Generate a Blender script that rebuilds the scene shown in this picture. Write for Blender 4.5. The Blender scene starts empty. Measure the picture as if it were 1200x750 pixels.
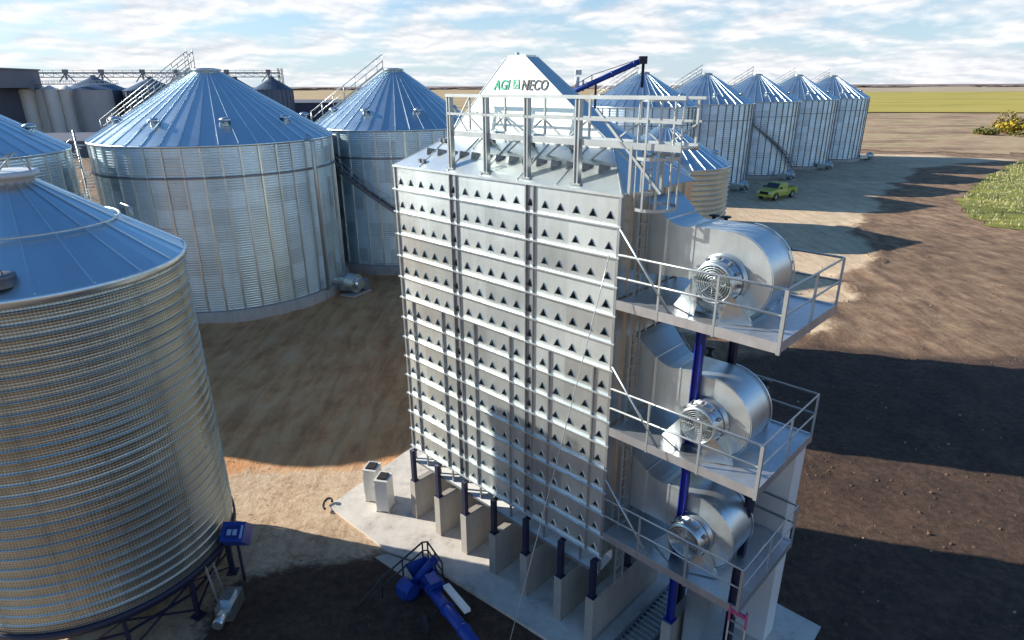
import bpy, bmesh, math, random
from mathutils import Vector, Matrix, noise
R = math.radians
PI = math.pi
random.seed(7)
scene = bpy.context.scene
COL = scene.collection

# ------------------------------------------------------------------ camera
cam_d = bpy.data.cameras.new('camera'); cam = bpy.data.objects.new('camera', cam_d); COL.objects.link(cam)
scene.camera = cam
cam_d.sensor_width = 36; cam_d.lens = 733/1200*36; cam_d.clip_start = .1; cam_d.clip_end = 30000
p, rl = R(20.6), R(.27)
fw = Vector((0, math.cos(p), -math.sin(p))); rt = Vector((1, 0, 0)); up = rt.cross(fw)
cx_ = rt*math.cos(rl) - up*math.sin(rl); cy_ = rt*math.sin(rl) + up*math.cos(rl)
m = Matrix((cx_, cy_, -fw)).transposed().to_4x4(); m.translation = Vector((0, 0, 15.4))
cam.matrix_world = m

# ------------------------------------------------------------------ light
SUN_EL, SH_AZ = 23.6, -15.2           # shadow direction azimuth (deg from +X)
to_sun = Vector((-math.cos(R(SH_AZ))*math.cos(R(SUN_EL)), -math.sin(R(SH_AZ))*math.cos(R(SUN_EL)), math.sin(R(SUN_EL))))
sd = bpy.data.lights.new('sun', 'SUN'); sd.energy = 5.0; sd.angle = R(.53); sd.color = (1, .93, .82)
so = bpy.data.objects.new('sun', sd); COL.objects.link(so)
so.rotation_euler = to_sun.to_track_quat('Z', 'Y').to_euler()
so.location = (-40, 10, 40)

w = bpy.data.worlds.new('World'); scene.world = w; w.use_nodes = True
nt = w.node_tree; nt.nodes.clear()
def wn(t, **k):
    n = nt.nodes.new(t)
    for a, b in k.items(): setattr(n, a, b)
    return n
def wl(a, b): nt.links.new(a, b)
def wmath(op, a, b=None, clamp=False):
    n = wn('ShaderNodeMath', operation=op); n.use_clamp = clamp
    for i, x in enumerate((a, b)):
        if x is None: continue
        if isinstance(x, (int, float)): n.inputs[i].default_value = x
        else: wl(x, n.inputs[i])
    return n.outputs[0]
out = wn('ShaderNodeOutputWorld'); bg = wn('ShaderNodeBackground'); wl(bg.outputs[0], out.inputs[0])
sky = wn('ShaderNodeTexSky', sky_type='NISHITA'); sky.sun_disc = False
sky.sun_elevation = R(SUN_EL)
sky.sun_rotation = math.atan2(to_sun.x, to_sun.y)
sky.air_density = 1.0; sky.dust_density = .6; sky.ozone_density = 2.2
tc = wn('ShaderNodeTexCoord'); sep = wn('ShaderNodeSeparateXYZ'); wl(tc.outputs['Generated'], sep.inputs[0])
zc = wmath('MAXIMUM', sep.outputs[2], 0.0)
den = wmath('ADD', zc, .20)
px = wmath('DIVIDE', sep.outputs[0], den); py = wmath('DIVIDE', sep.outputs[1], den)
comb = wn('ShaderNodeCombineXYZ'); wl(px, comb.inputs[0]); wl(py, comb.inputs[1])
def wnoise(scale, detail, rough, off=(0, 0, 0), dist=0.0):
    mp = wn('ShaderNodeMapping'); mp.inputs['Location'].default_value = off; wl(comb.outputs[0], mp.inputs[0])
    n = wn('ShaderNodeTexNoise'); n.inputs['Scale'].default_value = scale; n.inputs['Detail'].default_value = detail
    n.inputs['Roughness'].default_value = rough; n.inputs['Distortion'].default_value = dist
    wl(mp.outputs[0], n.inputs[0]); return n.outputs[0]
n1 = wnoise(2.5, 10, .55, (3.1, 1.2, 0), .1)
n2 = wnoise(.9, 3, .5, (8.0, 2.0, 0))
cov = wmath('ADD', wmath('MULTIPLY', n1, .72), wmath('MULTIPLY', n2, .42))
hi = wmath('MULTIPLY', wmath('SUBTRACT', zc, .16), 1.1)            # fewer clouds overhead
hi = wmath('MAXIMUM', hi, -.02)
c0 = wmath('SUBTRACT', wmath('SUBTRACT', cov, .505), hi)
mask = wmath('MULTIPLY', c0, 7.5, True)
n3 = wnoise(2.5, 10, .55, (3.1, 1.27, 0), .1)                         # same field shifted toward the viewer: shaded bases
shade = wmath('ADD', wmath('MULTIPLY', wmath('SUBTRACT', n1, n3), 3.4), .62, True)
cr = wn('ShaderNodeValToRGB'); wl(shade, cr.inputs[0])
cr.color_ramp.elements[0].position = .1; cr.color_ramp.elements[0].color = (.42, .45, .50, 1)
cr.color_ramp.elements[1].position = .85; cr.color_ramp.elements[1].color = (.68, .675, .68, 1)
skym = wn('ShaderNodeMix', data_type='RGBA', blend_type='MULTIPLY'); skym.inputs[0].default_value = 1
wl(sky.outputs[0], skym.inputs[6]); skym.inputs[7].default_value = (.051, .081, .104, 1)
# pale band of low haze just over the horizon
hz = wmath('SUBTRACT', 1.0, wmath('MULTIPLY', zc, 4.5), True)
hz = wmath('MULTIPLY', hz, .75)
hm = wn('ShaderNodeMix', data_type='RGBA'); wl(hz, hm.inputs[0]); wl(skym.outputs[2], hm.inputs[6]); hm.inputs[7].default_value = (.49, .55, .625, 1)
cm = wn('ShaderNodeMix', data_type='RGBA'); wl(wmath('MULTIPLY', mask, .92), cm.inputs[0]); wl(hm.outputs[2], cm.inputs[6]); wl(cr.outputs[0], cm.inputs[7])
wl(cm.outputs[2], bg.inputs[0]); bg.inputs[1].default_value = 1.0
# the sky nodes above already carry the 0.105 sky strength
scene.view_settings.view_transform = 'Standard'; scene.view_settings.look = 'None'
scene.view_settings.gamma = 1; scene.view_settings.exposure = .66
scene.render.engine = 'CYCLES'
scene.cycles.max_bounces = 7; scene.cycles.glossy_bounces = 4; scene.cycles.caustics_reflective = False

# ------------------------------------------------------------------ materials
MATS = {}
class NT:
    def __init__(s, name):
        s.m = bpy.data.materials.new(name); s.m.use_nodes = True; s.t = s.m.node_tree; s.t.nodes.clear()
        s.o = s.t.nodes.new('ShaderNodeOutputMaterial'); s.b = s.t.nodes.new('ShaderNodeBsdfPrincipled'); s.t.links.new(s.b.outputs[0], s.o.inputs[0])
        s.tc = s.t.nodes.new('ShaderNodeTexCoord'); MATS[name] = s.m
    def n(s, t, **k):
        q = s.t.nodes.new(t)
        for a, b in k.items(): setattr(q, a, b)
        return q
    def l(s, a, b): s.t.links.new(a, b)
    def math(s, op, a, b=None, clamp=False):
        q = s.n('ShaderNodeMath', operation=op); q.use_clamp = clamp
        for i, x in enumerate((a, b)):
            if x is None: continue
            if isinstance(x, (int, float)): q.inputs[i].default_value = x
            else: s.l(x, q.inputs[i])
        return q.outputs[0]
    def noise(s, scale, detail=4, rough=.5, mscale=(1, 1, 1), rot=(0, 0, 0), src='Object', dist=0):
        mp = s.n('ShaderNodeMapping'); mp.inputs['Scale'].default_value = mscale; mp.inputs['Rotation'].default_value = rot
        s.l(s.tc.outputs[src], mp.inputs[0])
        q = s.n('ShaderNodeTexNoise'); q.inputs['Scale'].default_value = scale; q.inputs['Detail'].default_value = detail; q.inputs['Roughness'].default_value = rough
        q.inputs['Distortion'].default_value = dist
        s.l(mp.outputs[0], q.inputs[0]); return q.outputs[0]
    def ramp(s, f, stops):
        q = s.n('ShaderNodeValToRGB'); s.l(f, q.inputs[0]); e = q.color_ramp.elements
        while len(e) < len(stops): e.new(.5)
        for i, (a, c) in enumerate(stops): e[i].position = a; e[i].color = (*c, 1)
        return q.outputs[0]
    def mix(s, f, a, b, bt='MIX'):
        q = s.n('ShaderNodeMix', data_type='RGBA', blend_type=bt)
        for i, x in ((0, f), (6, a), (7, b)):
            if isinstance(x, (int, float)): q.inputs[i].default_value = x
            elif isinstance(x, tuple): q.inputs[i].default_value = (*x, 1)
            else: s.l(x, q.inputs[i])
        return q.outputs[2]
    def bump(s, h, strength=.3, dist=.02):
        q = s.n('ShaderNodeBump'); q.inputs['Strength'].default_value = strength; q.inputs['Distance'].default_value = dist
        s.l(h, q.inputs['Height']); s.l(q.outputs[0], s.b.inputs['Normal'])
    def set(s, **k):
        for a, v in k.items():
            i = s.b.inputs[a.replace('_', ' ')]
            if isinstance(v, (int, float)): i.default_value = v
            elif isinstance(v, tuple): i.default_value = (*v, 1)
            else: s.l(v, i)
    def ob(s):
        sp = s.n('ShaderNodeSeparateXYZ'); s.l(s.tc.outputs['Object'], sp.inputs[0]); return sp.outputs

def galv(name, base, rough=.35, metal=.9, var=.12, scale=1.3, spang=.05, streak=True, bump=.05):
    t = NT(name)
    a = t.noise(scale, 5, .6)
    b = t.noise(9, 2, .5)
    k = t.math('ADD', t.math('MULTIPLY', t.math('SUBTRACT', a, .5), var*2), t.math('MULTIPLY', t.math('SUBTRACT', b, .5), spang*2))
    if streak:
        st = t.noise(3.0, 3, .6, (2.2, 2.2, .12)); k = t.math('ADD', k, t.math('MULTIPLY', t.math('SUBTRACT', st, .5), var*1.6))
    k = t.math('ADD', k, 1)
    c = t.mix(1.0, base, k, 'MULTIPLY')
    t.set(Base_Color=c, Metallic=metal, Roughness=t.math('ADD', t.math('MULTIPLY', a, .22), rough-.11))
    t.bump(t.noise(2.2, 3, .5), bump, .05)
    return t.m

def sheet_wall(name, base, nseg, zh, rough, metal, var, zoff=0.0):
    """corrugated bin sheets: each sheet its own slight tone"""
    t = NT(name); x, y, z = t.ob()
    ang = t.math('ARCTAN2', y, x)
    col = t.math('FLOOR', t.math('MULTIPLY', ang, nseg/(2*PI)))
    row = t.math('FLOOR', t.math('DIVIDE', z, zh))
    cb = t.n('ShaderNodeCombineXYZ'); t.l(col, cb.inputs[0]); t.l(row, cb.inputs[1])
    wn_ = t.n('ShaderNodeTexWhiteNoise', noise_dimensions='2D'); t.l(cb.outputs[0], wn_.inputs[0])
    a = t.noise(.7, 5, .6); st = t.noise(2.0, 4, .6, (2, 2, .1))
    k = t.math('ADD', t.math('MULTIPLY', t.math('SUBTRACT', wn_.outputs[0], .5), var),
               t.math('ADD', t.math('MULTIPLY', t.math('SUBTRACT', a, .5), .35), t.math('MULTIPLY', t.math('SUBTRACT', st, .5), .3)))
    c = t.mix(1.0, base, t.math('ADD', k, 1), 'MULTIPLY')
    t.set(Base_Color=c, Metallic=metal, Roughness=t.math('ADD', t.math('MULTIPLY', wn_.outputs[0], .12), rough-.06))
    if 'hopper' in name:
        gx = t.math('SINE', t.math('MULTIPLY', ang, 300)); gz = t.math('SINE', t.math('MULTIPLY', z, 2*PI/.0763))
        gg = t.math('MULTIPLY', t.math('ADD', gx, gz), .5); t.bump(gg, .55, .012)
        t.l(t.mix(1.0, c, t.math('ADD', t.math('MULTIPLY', gg, .30), .92), 'MULTIPLY'), t.b.inputs['Base Color'])
    return t.m

GALV = galv('galvanised_steel', (.62, .68, .69), .34, .92)
ROOF = galv('roof_steel', (.64, .75, .80), .35, .95, .12, .6, .03, False, .03)
DRYW = galv('dryer_panel_steel', (.74, .80, .79), .38, .80, .10, .8, .02, True, .04)
def panel_wall():
    t = NT('dryer_louvre_panel_steel'); x, y, z = t.ob()
    cb = t.n('ShaderNodeCombineXYZ'); t.l(t.math('FLOOR', t.math('DIVIDE', x, 1.4775)), cb.inputs[0]); t.l(t.math('FLOOR', t.math('DIVIDE', t.math('SUBTRACT', z, 3.05), .7164)), cb.inputs[1])
    w_ = t.n('ShaderNodeTexWhiteNoise', noise_dimensions='2D'); t.l(cb.outputs[0], w_.inputs[0])
    a = t.noise(.5, 5, .6); st = t.noise(3.5, 5, .65, (1.6, 1, .16)); sp_ = t.noise(14, 3, .6)
    k = t.math('ADD', t.math('MULTIPLY', t.math('SUBTRACT', w_.outputs[0], .5), .17), t.math('ADD', t.math('MULTIPLY', t.math('SUBTRACT', a, .5), .35), t.math('ADD', t.math('MULTIPLY', t.math('SUBTRACT', st, .5), .30), t.math('MULTIPLY', t.math('SUBTRACT', sp_, .5), .12))))
    t.set(Base_Color=t.mix(1.0, (.72, .78, .77), t.math('ADD', k, 1), 'MULTIPLY'), Metallic=.82, Roughness=t.math('ADD', t.math('MULTIPLY', w_.outputs[0], .10), t.math('ADD', t.math('MULTIPLY', a, .2), .25)))
    bm = t.math('ADD', t.noise(1.1, 3, .5), t.math('MULTIPLY', w_.outputs[0], .0)); t.bump(bm, .12, .06); return t.m
DRYP = panel_wall()
DRYD = galv('dryer_channel_steel', (.42, .44, .45), .45, .8, .1)
RAIL = galv('railing_steel', (.50, .54, .54), .40, .65, .08, 2)
BINW = sheet_wall('bin_sheet_steel', (.56, .70, .77), 44, 1.12, .40, .86, .36)
BINFAR = sheet_wall('far_bin_sheet_steel', (.56, .71, .82), 40, 1.12, .42, .86, .34)
HOPW = sheet_wall('hopper_sheet_steel', (.44, .47, .43), 14, 1.0, .33, .85, .16)
TAUPE = sheet_wall('beige_weathered_sheet_steel', (.60, .56, .44), 16, 1.0, .45, .6, .10)
DARKST = galv('dark_steel', (.22, .24, .27), .5, .6)

def plain(name, c, rough=.5, metal=0, var=.15, scale=4, bump=0):
    t = NT(name); a = t.noise(scale, 5, .6)
    col = t.mix(1.0, c, t.math('ADD', t.math('MULTIPLY', t.math('SUBTRACT', a, .5), var*2), 1), 'MULTIPLY')
    t.set(Base_Color=col, Roughness=rough, Metallic=metal)
    if bump: t.bump(t.noise(scale*6, 4, .6), bump, .02)
    return t.m
BLACK = plain('black_void', (.012, .012, .014), .8)
NAVY = plain('navy_paint', (.014, .018, .05), .5)
BLUE = plain('blue_paint', (.012, .055, .32), .45, 0, .45, 5)
BLUEC = plain('royal_blue_column_paint', (.015, .03, .26), .42)
WHITE = plain('white_paint', (.78, .78, .76), .4, 0, .06)
PINK = plain('pink_paint', (.42, .07, .17), .5)
RUBBER = plain('black_rubber', (.02, .02, .022), .75)
PIPE = plain('dark_pipe_paint', (.03, .03, .035), .5)
GLASS = plain('dark_glass', (.02, .03, .04), .08)
LIME = plain('lime_paint', (.46, .50, .07), .38, 0, .1)
CHROME = plain('bright_trim', (.75, .75, .75), .25, .9)
LAMP = plain('lamp_glass', (.8, .8, .75), .15)
REDL = plain('red_lens', (.5, .02, .02), .3)
TGREEN = plain('lettering_green', (.012, .40, .22), .5)
TGREY = plain('lettering_grey', (.055, .06, .07), .5)
SILO = plain('white_silo_paint', (.90, .86, .79), .5, 0, .12, .3)
DKBIN = plain('blue_grey_steel', (.10, .14, .20), .45, .4, .2, .2)
SHEDW = plain('dark_cladding', (.12, .13, .16), .6, 0, .2, .2)
SHEDR = plain('grey_cladding', (.19, .19, .22), .6, 0, .12, .3)
CABI = plain('cabinet_paint', (.70, .69, .64), .4, 0, .06)
LABELC = plain('pale_label', (.35, .5, .7), .4)
def concrete(name, c=(.52, .47, .41)):
    t = NT(name); a = t.noise(.8, 6, .65); b = t.noise(14, 4, .6); x, y, z = t.ob()
    st = t.noise(2.5, 4, .7, (1, 1, .2))
    col = t.ramp(t.math('ADD', t.math('MULTIPLY', a, .6), t.math('MULTIPLY', st, .4)),
                 [(.34, tuple(v*.50 for v in c)), (.44, tuple(v*.86 for v in c)), (.55, c), (.68, tuple(min(1, v*1.16) for v in c))])
    col = t.mix(1.0, col, t.math('ADD', t.math('MULTIPLY', t.math('SUBTRACT', b, .5), .25), 1), 'MULTIPLY')
    t.set(Base_Color=col, Roughness=.85); t.bump(b, .25, .01); return t.m
CONC = concrete('concrete'); CONCW = concrete('pier_concrete', (.40, .37, .33)); CONCP = concrete('pad_concrete', (.66, .61, .54))

# ------------------------------------------------------------------ mesh builder
class MB:
    def __init__(s): s.v = []; s.f = []; s.mi = []; s.sm = []
    def add(s, vs, fs, mi=0, smooth=False):
        o = len(s.v); s.v += [tuple(v) for v in vs]
        for f in fs: s.f.append([i+o for i in f]); s.mi.append(mi); s.sm.append(smooth)
        return s
    def box(s, c, d, mi=0, rot=None):
        x, y, z = d[0]/2, d[1]/2, d[2]/2
        vs = [Vector((a*x, b*y, e*z)) for a in (-1, 1) for b in (-1, 1) for e in (-1, 1)]
        if rot is not None: vs = [rot @ v for v in vs]
        vs = [v+Vector(c) for v in vs]
        return s.add(vs, [(0, 1, 3, 2), (4, 6, 7, 5), (0, 4, 5, 1), (2, 3, 7, 6), (0, 2, 6, 4), (1, 5, 7, 3)], mi)
    def bb(s, a, b, mi=0):
        return s.box([(a[i]+b[i])/2 for i in range(3)], [abs(b[i]-a[i]) for i in range(3)], mi)
    def bar(s, a, b, w, h=None, mi=0, upv=(0, 0, 1)):
        a = Vector(a); b = Vector(b); d = (b-a); L = d.length
        if L < 1e-6: return s
        d.normalize(); u = Vector(upv)
        if abs(d.dot(u)) > .98: u = Vector((1, 0, 0)) if abs(d.x) < .9 else Vector((0, 1, 0))
        x = d.cross(u).normalized(); y = x.cross(d)
        M = Matrix((x, d, y)).transposed()
        return s.box((a+b)/2, (w, L, h or w), mi, M)
    def tube(s, pts, r, n=8, mi=0, caps=True, closed=False):
        pts = [Vector(q) for q in pts]; k = len(pts); rs = r if isinstance(r, (list, tuple)) else [r]*k
        rings = []; ref = None
        for i, q in enumerate(pts):
            if closed: d = pts[(i+1) % k]-pts[i-1]
            else: d = pts[min(i+1, k-1)]-pts[max(i-1, 0)]
            d.normalize()
            if ref is None:
                ref = Vector((0, 0, 1)) if abs(d.z) < .9 else Vector((1, 0, 0))
            x = d.cross(ref).normalized(); y = d.cross(x).normalized(); ref = -y if False else ref
            if abs(d.dot(ref)) > .95: ref = Vector((1, 0, 0)) if abs(d.x) < .8 else Vector((0, 1, 0)); x = d.cross(ref).normalized(); y = d.cross(x).normalized()
            rings.append([q+(x*math.cos(2*PI*j/n)+y*math.sin(2*PI*j/n))*rs[i] for j in range(n)])
        vs = [v for g in rings for v in g]; fs = []
        for i in range(k if closed else k-1):
            a, b = i*n, ((i+1) % k)*n
            for j in range(n): fs.append((a+j, a+(j+1) % n, b+(j+1) % n, b+j))
        s.add(vs, fs, mi, n > 5)
        if caps and not closed: o = len(s.v)-k*n; s.f += [list(range(o, o+n))[::-1], list(range(o+(k-1)*n, o+k*n))]; s.mi += [mi, mi]; s.sm += [False, False]
        return s
    def lathe(s, prof, n=32, c=(0, 0, 0), mi=0, smooth=True, a0=0, a1=2*PI):
        full = abs(a1-a0-2*PI) < 1e-6; m_ = n if full else n+1
        vs = [(c[0]+r*math.cos(a0+(a1-a0)*j/n), c[1]+r*math.sin(a0+(a1-a0)*j/n), c[2]+z) for (r, z) in prof for j in range(m_)]
        fs = []
        for i in range(len(prof)-1):
            for j in range(n):
                j2 = (j+1) % m_
                fs.append((i*m_+j, i*m_+j2, (i+1)*m_+j2, (i+1)*m_+j))
        return s.add(vs, fs, mi, smooth)
    def quad(s, *q, mi=0): return s.add(q, [tuple(range(len(q)))], mi)
    def prism(s, poly, off, mi=0, smooth=False):
        n = len(poly); off = Vector(off); a = [Vector(q) for q in poly]; b = [q+off for q in a]
        s.add(a+b, [tuple(range(n)), tuple(range(2*n-1, n-1, -1))], mi)
        s.add(a+b, [(i, (i+1) % n, n+(i+1) % n, n+i) for i in range(n)], mi, smooth); return s
    def build(s, name, mats, parent=None, label=None, fix=True):
        me = bpy.data.meshes.new(name); me.from_pydata(s.v, [], s.f)
        if not isinstance(mats, (list, tuple)): mats = [mats]
        for q in mats: me.materials.append(q)
        me.polygons.foreach_set('material_index', s.mi); me.polygons.foreach_set('use_smooth', s.sm)
        if fix:
            bm = bmesh.new(); bm.from_mesh(me); bmesh.ops.recalc_face_normals(bm, faces=bm.faces); bm.to_mesh(me); bm.free()
        me.update()
        o = bpy.data.objects.new(name, me); COL.objects.link(o)
        if parent is not None: o.parent = parent
        if label: o['label'] = label
        return o
def thing(name, label, cat, loc=(0, 0, 0), rz=0, group=None):
    o = bpy.data.objects.new(name, None); COL.objects.link(o); o.location = loc; o.rotation_euler = (0, 0, rz); o.empty_display_size = .3
    return tag(o, label, cat, group)
def tag(o, label, cat, group=None):
    o['label'] = label; o['category'] = cat
    if group: o['group'] = group
    return o
def struct(o, kind='structure'): o['kind'] = kind; return o
def copy_tree(o, parent=None):
    c = o.copy(); COL.objects.link(c); c.parent = parent
    for ch in [q for q in o.children]: copy_tree(ch, c)
    return c

# ------------------------------------------------------------------ ground
def inpoly(x, y, P):
    c = False; j = len(P)-1
    for i in range(len(P)):
        if (P[i][1] > y) != (P[j][1] > y) and x < (P[j][0]-P[i][0])*(y-P[i][1])/(P[j][1]-P[i][1])+P[i][0]: c = not c
        j = i
    return c
def pdist(x, y, P):
    d = 1e9
    for i in range(len(P)):
        ax, ay = P[i-1]; bx, by = P[i]; vx, vy = bx-ax, by-ay
        t = max(0, min(1, ((x-ax)*vx+(y-ay)*vy)/(vx*vx+vy*vy+1e-9))); d = min(d, math.hypot(x-ax-t*vx, y-ay-t*vy))
    return d
def soft(x, y, P, w, nz):
    d = pdist(x, y, P); d = d if inpoly(x, y, P) else -d
    d += (noise.noise(Vector((x*.16, y*.16, 3)))*3.0 + noise.noise(Vector((x*.6, y*.6, 8)))*1.0)*nz
    return max(0, min(1, .5+d/(2*w)))
YARD = [(2, 44), (12, 38), (19, 38), (26, 46), (32, 54), (36, 61), (38, 70), (47, 80), (58, 97), (78, 122), (104, 137), (96, 146), (76, 152), (50, 170), (0, 120), (-2, 66)]
SANDL = [(-19, 9), (-6, 13.5), (-1.5, 16), (3, 22), (-4, 23.6), (-13, 22.4), (-22, 21)]
DARKL = [(-10.5, 7), (-9.6, 16.6), (-6.5, 17.4), (-3.6, 17.9), (1.5, 16), (4, 10), (2, 5)]  # dark soil, carried to the hopper bin's shadow line so colour deepens its shade
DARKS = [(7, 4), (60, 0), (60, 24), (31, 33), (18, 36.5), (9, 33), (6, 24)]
LEFTY = [(-60, 12), (-22, 18), (-4, 20), (4, 26), (6, 40), (-3, 46), (-8, 70), (-60, 80)]
def axis(lo, hi, step, far, n):
    a = []; t = lo
    while t <= hi: a.append(t); t += step
    g = [1.32**k for k in range(1, n)]; s = (far-hi)/sum(g); t = a[-1]
    for q in g: t += q*s; a.append(t)
    return a
xa = axis(-30, 76, .75, 9000, 26); xn = sorted([-60-(x-76) for x in xa if x > 76]+[-30-3*i for i in range(1, 11)])
xs = xn+xa; ys = [-400, -120, -40, -12, -2]+axis(2, 150, .8, 9500, 26)
gv = []; gc = []
for yy in ys:
    for xx in xs:
        z = 0
        near = -30 <= xx <= 76 and 2 <= yy <= 150
        if near:
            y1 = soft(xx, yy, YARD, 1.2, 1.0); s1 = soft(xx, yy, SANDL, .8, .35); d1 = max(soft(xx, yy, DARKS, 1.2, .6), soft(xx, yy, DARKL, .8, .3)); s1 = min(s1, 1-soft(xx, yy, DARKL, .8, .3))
            z = .05*noise.noise(Vector((xx*.5, yy*.5, 0)))
            rough_ = max(0, 1-y1-s1)
            z += rough_*.10*noise.noise(Vector((xx*.9, yy*.9, 5)))
            if xx > 8:
                e = math.exp(-((y1-.35)/.25)**2) if yy < 75 and xx < 45 else 0
                z += .42*e*(.6+.8*noise.noise(Vector((xx*.8, yy*.8, 9))))
            if -16 < xx < 8 and 8 < yy < 26: z = min(z, .0)*.5-.03
        else:
            y1 = soft(xx, yy, YARD, 1.2, 1.0) if (-40 < xx < 120 and yy < 190) else 0
            s1 = 0; d1 = 0
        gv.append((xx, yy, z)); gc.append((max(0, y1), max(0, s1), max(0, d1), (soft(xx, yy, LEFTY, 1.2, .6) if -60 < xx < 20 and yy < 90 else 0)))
nx = len(xs); gf = [(j*nx+i, j*nx+i+1, (j+1)*nx+i+1, (j+1)*nx+i) for j in range(len(ys)-1) for i in range(nx-1)]
me = bpy.data.meshes.new('ground'); me.from_pydata(gv, [], gf)
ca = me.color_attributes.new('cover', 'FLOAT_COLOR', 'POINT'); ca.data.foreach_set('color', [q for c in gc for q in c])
me.polygons.foreach_set('use_smooth', [True]*len(gf))
t = NT('ground_soil')
at = t.n('ShaderNodeVertexColor', layer_name='cover'); sp = t.n('ShaderNodeSeparateColor'); t.l(at.outputs[0], sp.inputs[0])
fine = t.noise(3.2, 7, .72); med = t.noise(.5, 6, .65); big = t.noise(.06, 4, .6)
trk = t.noise(1.3, 7, .7, (1, .22, 1), (0, 0, R(-50)), dist=.5)
trk2 = t.noise(1.8, 6, .68, (1, .13, 1), (0, 0, R(35)), dist=.4)
grain = t.noise(24, 4, .75)
soil = t.ramp(t.math('ADD', t.math('MULTIPLY', med, .5), t.math('MULTIPLY', trk, .5)),
              [(.36, (.11, .062, .035)), (.46, (.205, .122, .070)), (.56, (.32, .205, .118)), (.68, (.46, .32, .19))])
lefty = t.ramp(t.math('ADD', t.math('MULTIPLY', med, .4), t.math('MULTIPLY', trk, .6)), [(.38, (.50, .225, .09)), (.5, (.72, .36, .15)), (.62, (.78, .47, .23))])
sand = t.ramp(t.math('ADD', t.math('MULTIPLY', med, .45), t.math('MULTIPLY', trk2, .55)),
              [(.34, (.46, .32, .19)), (.5, (.64, .48, .31)), (.68, (.76, .61, .42))])
sandl = t.ramp(t.math('ADD', t.math('MULTIPLY', fine, .6), t.math('MULTIPLY', med, .4)),
               [(.36, (.38, .235, .135)), (.48, (.60, .43, .275)), (.62, (.74, .57, .39))])
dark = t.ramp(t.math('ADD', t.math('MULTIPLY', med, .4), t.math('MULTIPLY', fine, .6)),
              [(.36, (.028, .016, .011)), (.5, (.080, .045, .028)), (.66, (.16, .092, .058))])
def crisp(f, k=2.6): return t.math('ADD', t.math('MULTIPLY', t.math('SUBTRACT', t.math('ADD', f, t.math('MULTIPLY', t.math('SUBTRACT', fine, .5), .9)), .5), k), .5, True)
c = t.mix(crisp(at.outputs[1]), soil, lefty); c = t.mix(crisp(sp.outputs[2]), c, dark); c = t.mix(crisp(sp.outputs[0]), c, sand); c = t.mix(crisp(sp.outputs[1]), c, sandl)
c = t.mix(1.0, c, t.math('ADD', t.math('MULTIPLY', t.math('SUBTRACT', grain, .5), .9), 1), 'MULTIPLY')
rut = t.noise(.35, 3, .5, (1, .05, 1), (0, 0, R(-38)), dist=.8)
rl_ = t.math('SUBTRACT', 1.0, t.math('MULTIPLY', t.math('ABSOLUTE', t.math('SUBTRACT', rut, .5)), 26), True)
c = t.mix(t.math('MULTIPLY', rl_, .16), c, (.07, .045, .03))
c = t.mix(1.0, c, t.math('ADD', t.math('MULTIPLY', t.math('SUBTRACT', big, .5), .9), 1), 'MULTIPLY')
t.set(Base_Color=c, Roughness=.95)
hgt = t.math('ADD', t.math('MULTIPLY', fine, .6), t.math('ADD', t.math('MULTIPLY', grain, .25), t.math('MULTIPLY', trk, .5)))
t.bump(hgt, .9, .12)
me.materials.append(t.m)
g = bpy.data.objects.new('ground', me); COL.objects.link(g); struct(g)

def fieldmat(name, stops, rows=None, sc=.01):
    t = NT(name); a = t.noise(sc, 6, .62, (1, 1.8, 1)); b = t.noise(.25, 5, .7)
    f = t.math('ADD', t.math('MULTIPLY', a, .75), t.math('MULTIPLY', b, .25))
    c = t.ramp(f, stops)
    t.set(Base_Color=c, Roughness=1.0); t.bump(b, .4, .3); return t.m
GOLD = fieldmat('stubble_field_cover', [(.35, (.30, .205, .10)), (.5, (.44, .31, .15)), (.65, (.55, .42, .22))])
OLIVE = fieldmat('ripening_field_cover', [(.35, (.27, .22, .03)), (.5, (.42, .34, .045)), (.65, (.50, .38, .09))])
TAN = fieldmat('far_field_cover', [(.35, (.30, .22, .13)), (.5, (.42, .33, .20)), (.65, (.50, .42, .28))])
DRYG = fieldmat('dry_grass_cover', [(.38, (.17, .11, .065)), (.46, (.32, .205, .115)), (.53, (.46, .33, .19)), (.60, (.24, .20, .08))], sc=.03)
MAUVE = fieldmat('distant_land_cover', [(.35, (.17, .12, .11)), (.5, (.23, .165, .15)), (.65, (.30, .22, .19))], sc=.002)
GREENF = fieldmat('green_crop_cover', [(.35, (.10, .11, .02)), (.5, (.20, .21, .03)), (.68, (.38, .34, .06))], sc=.08)
def ragged(poly, step, amp):
    o = []
    for i in range(len(poly)):
        a_, c_ = poly[i], poly[(i+1) % len(poly)]
        L_ = math.hypot(c_[0]-a_[0], c_[1]-a_[1]); n_ = max(2, int(L_/step)); nx_, ny_ = -(c_[1]-a_[1])/L_, (c_[0]-a_[0])/L_
        for k in range(n_):
            f = k/n_; x, y = a_[0]+(c_[0]-a_[0])*f, a_[1]+(c_[1]-a_[1])*f
            d_ = amp*(noise.noise(Vector((x*.07, y*.07, 2)))*1.6+.7*noise.noise(Vector((x*.4, y*.4, 4)))+.3*noise.noise(Vector((x*1.5, y*1.5, 6))))
            o.append((x+nx_*d_, y+ny_*d_))
    return o
def field(name, poly, z, mat, seg=6):
    b = MB(); n = len(poly); P = []
    for i in range(n):
        a = poly[i]; c = poly[(i+1) % n]
        L = math.hypot(c[0]-a[0], c[1]-a[1])
        for k in range(seg):
            f = k/seg; j = 0 if k == 0 else random.uniform(-1, 1)*L/seg*.05
            P.append((a[0]+(c[0]-a[0])*f+j, a[1]+(c[1]-a[1])*f+j*.4, z))
    b.quad(*P); o = b.build(name, mat, fix=False); struct(o)
    me = o.data
    if me.polygons[0].normal.z < 0: me.flip_normals()
    return o
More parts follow.
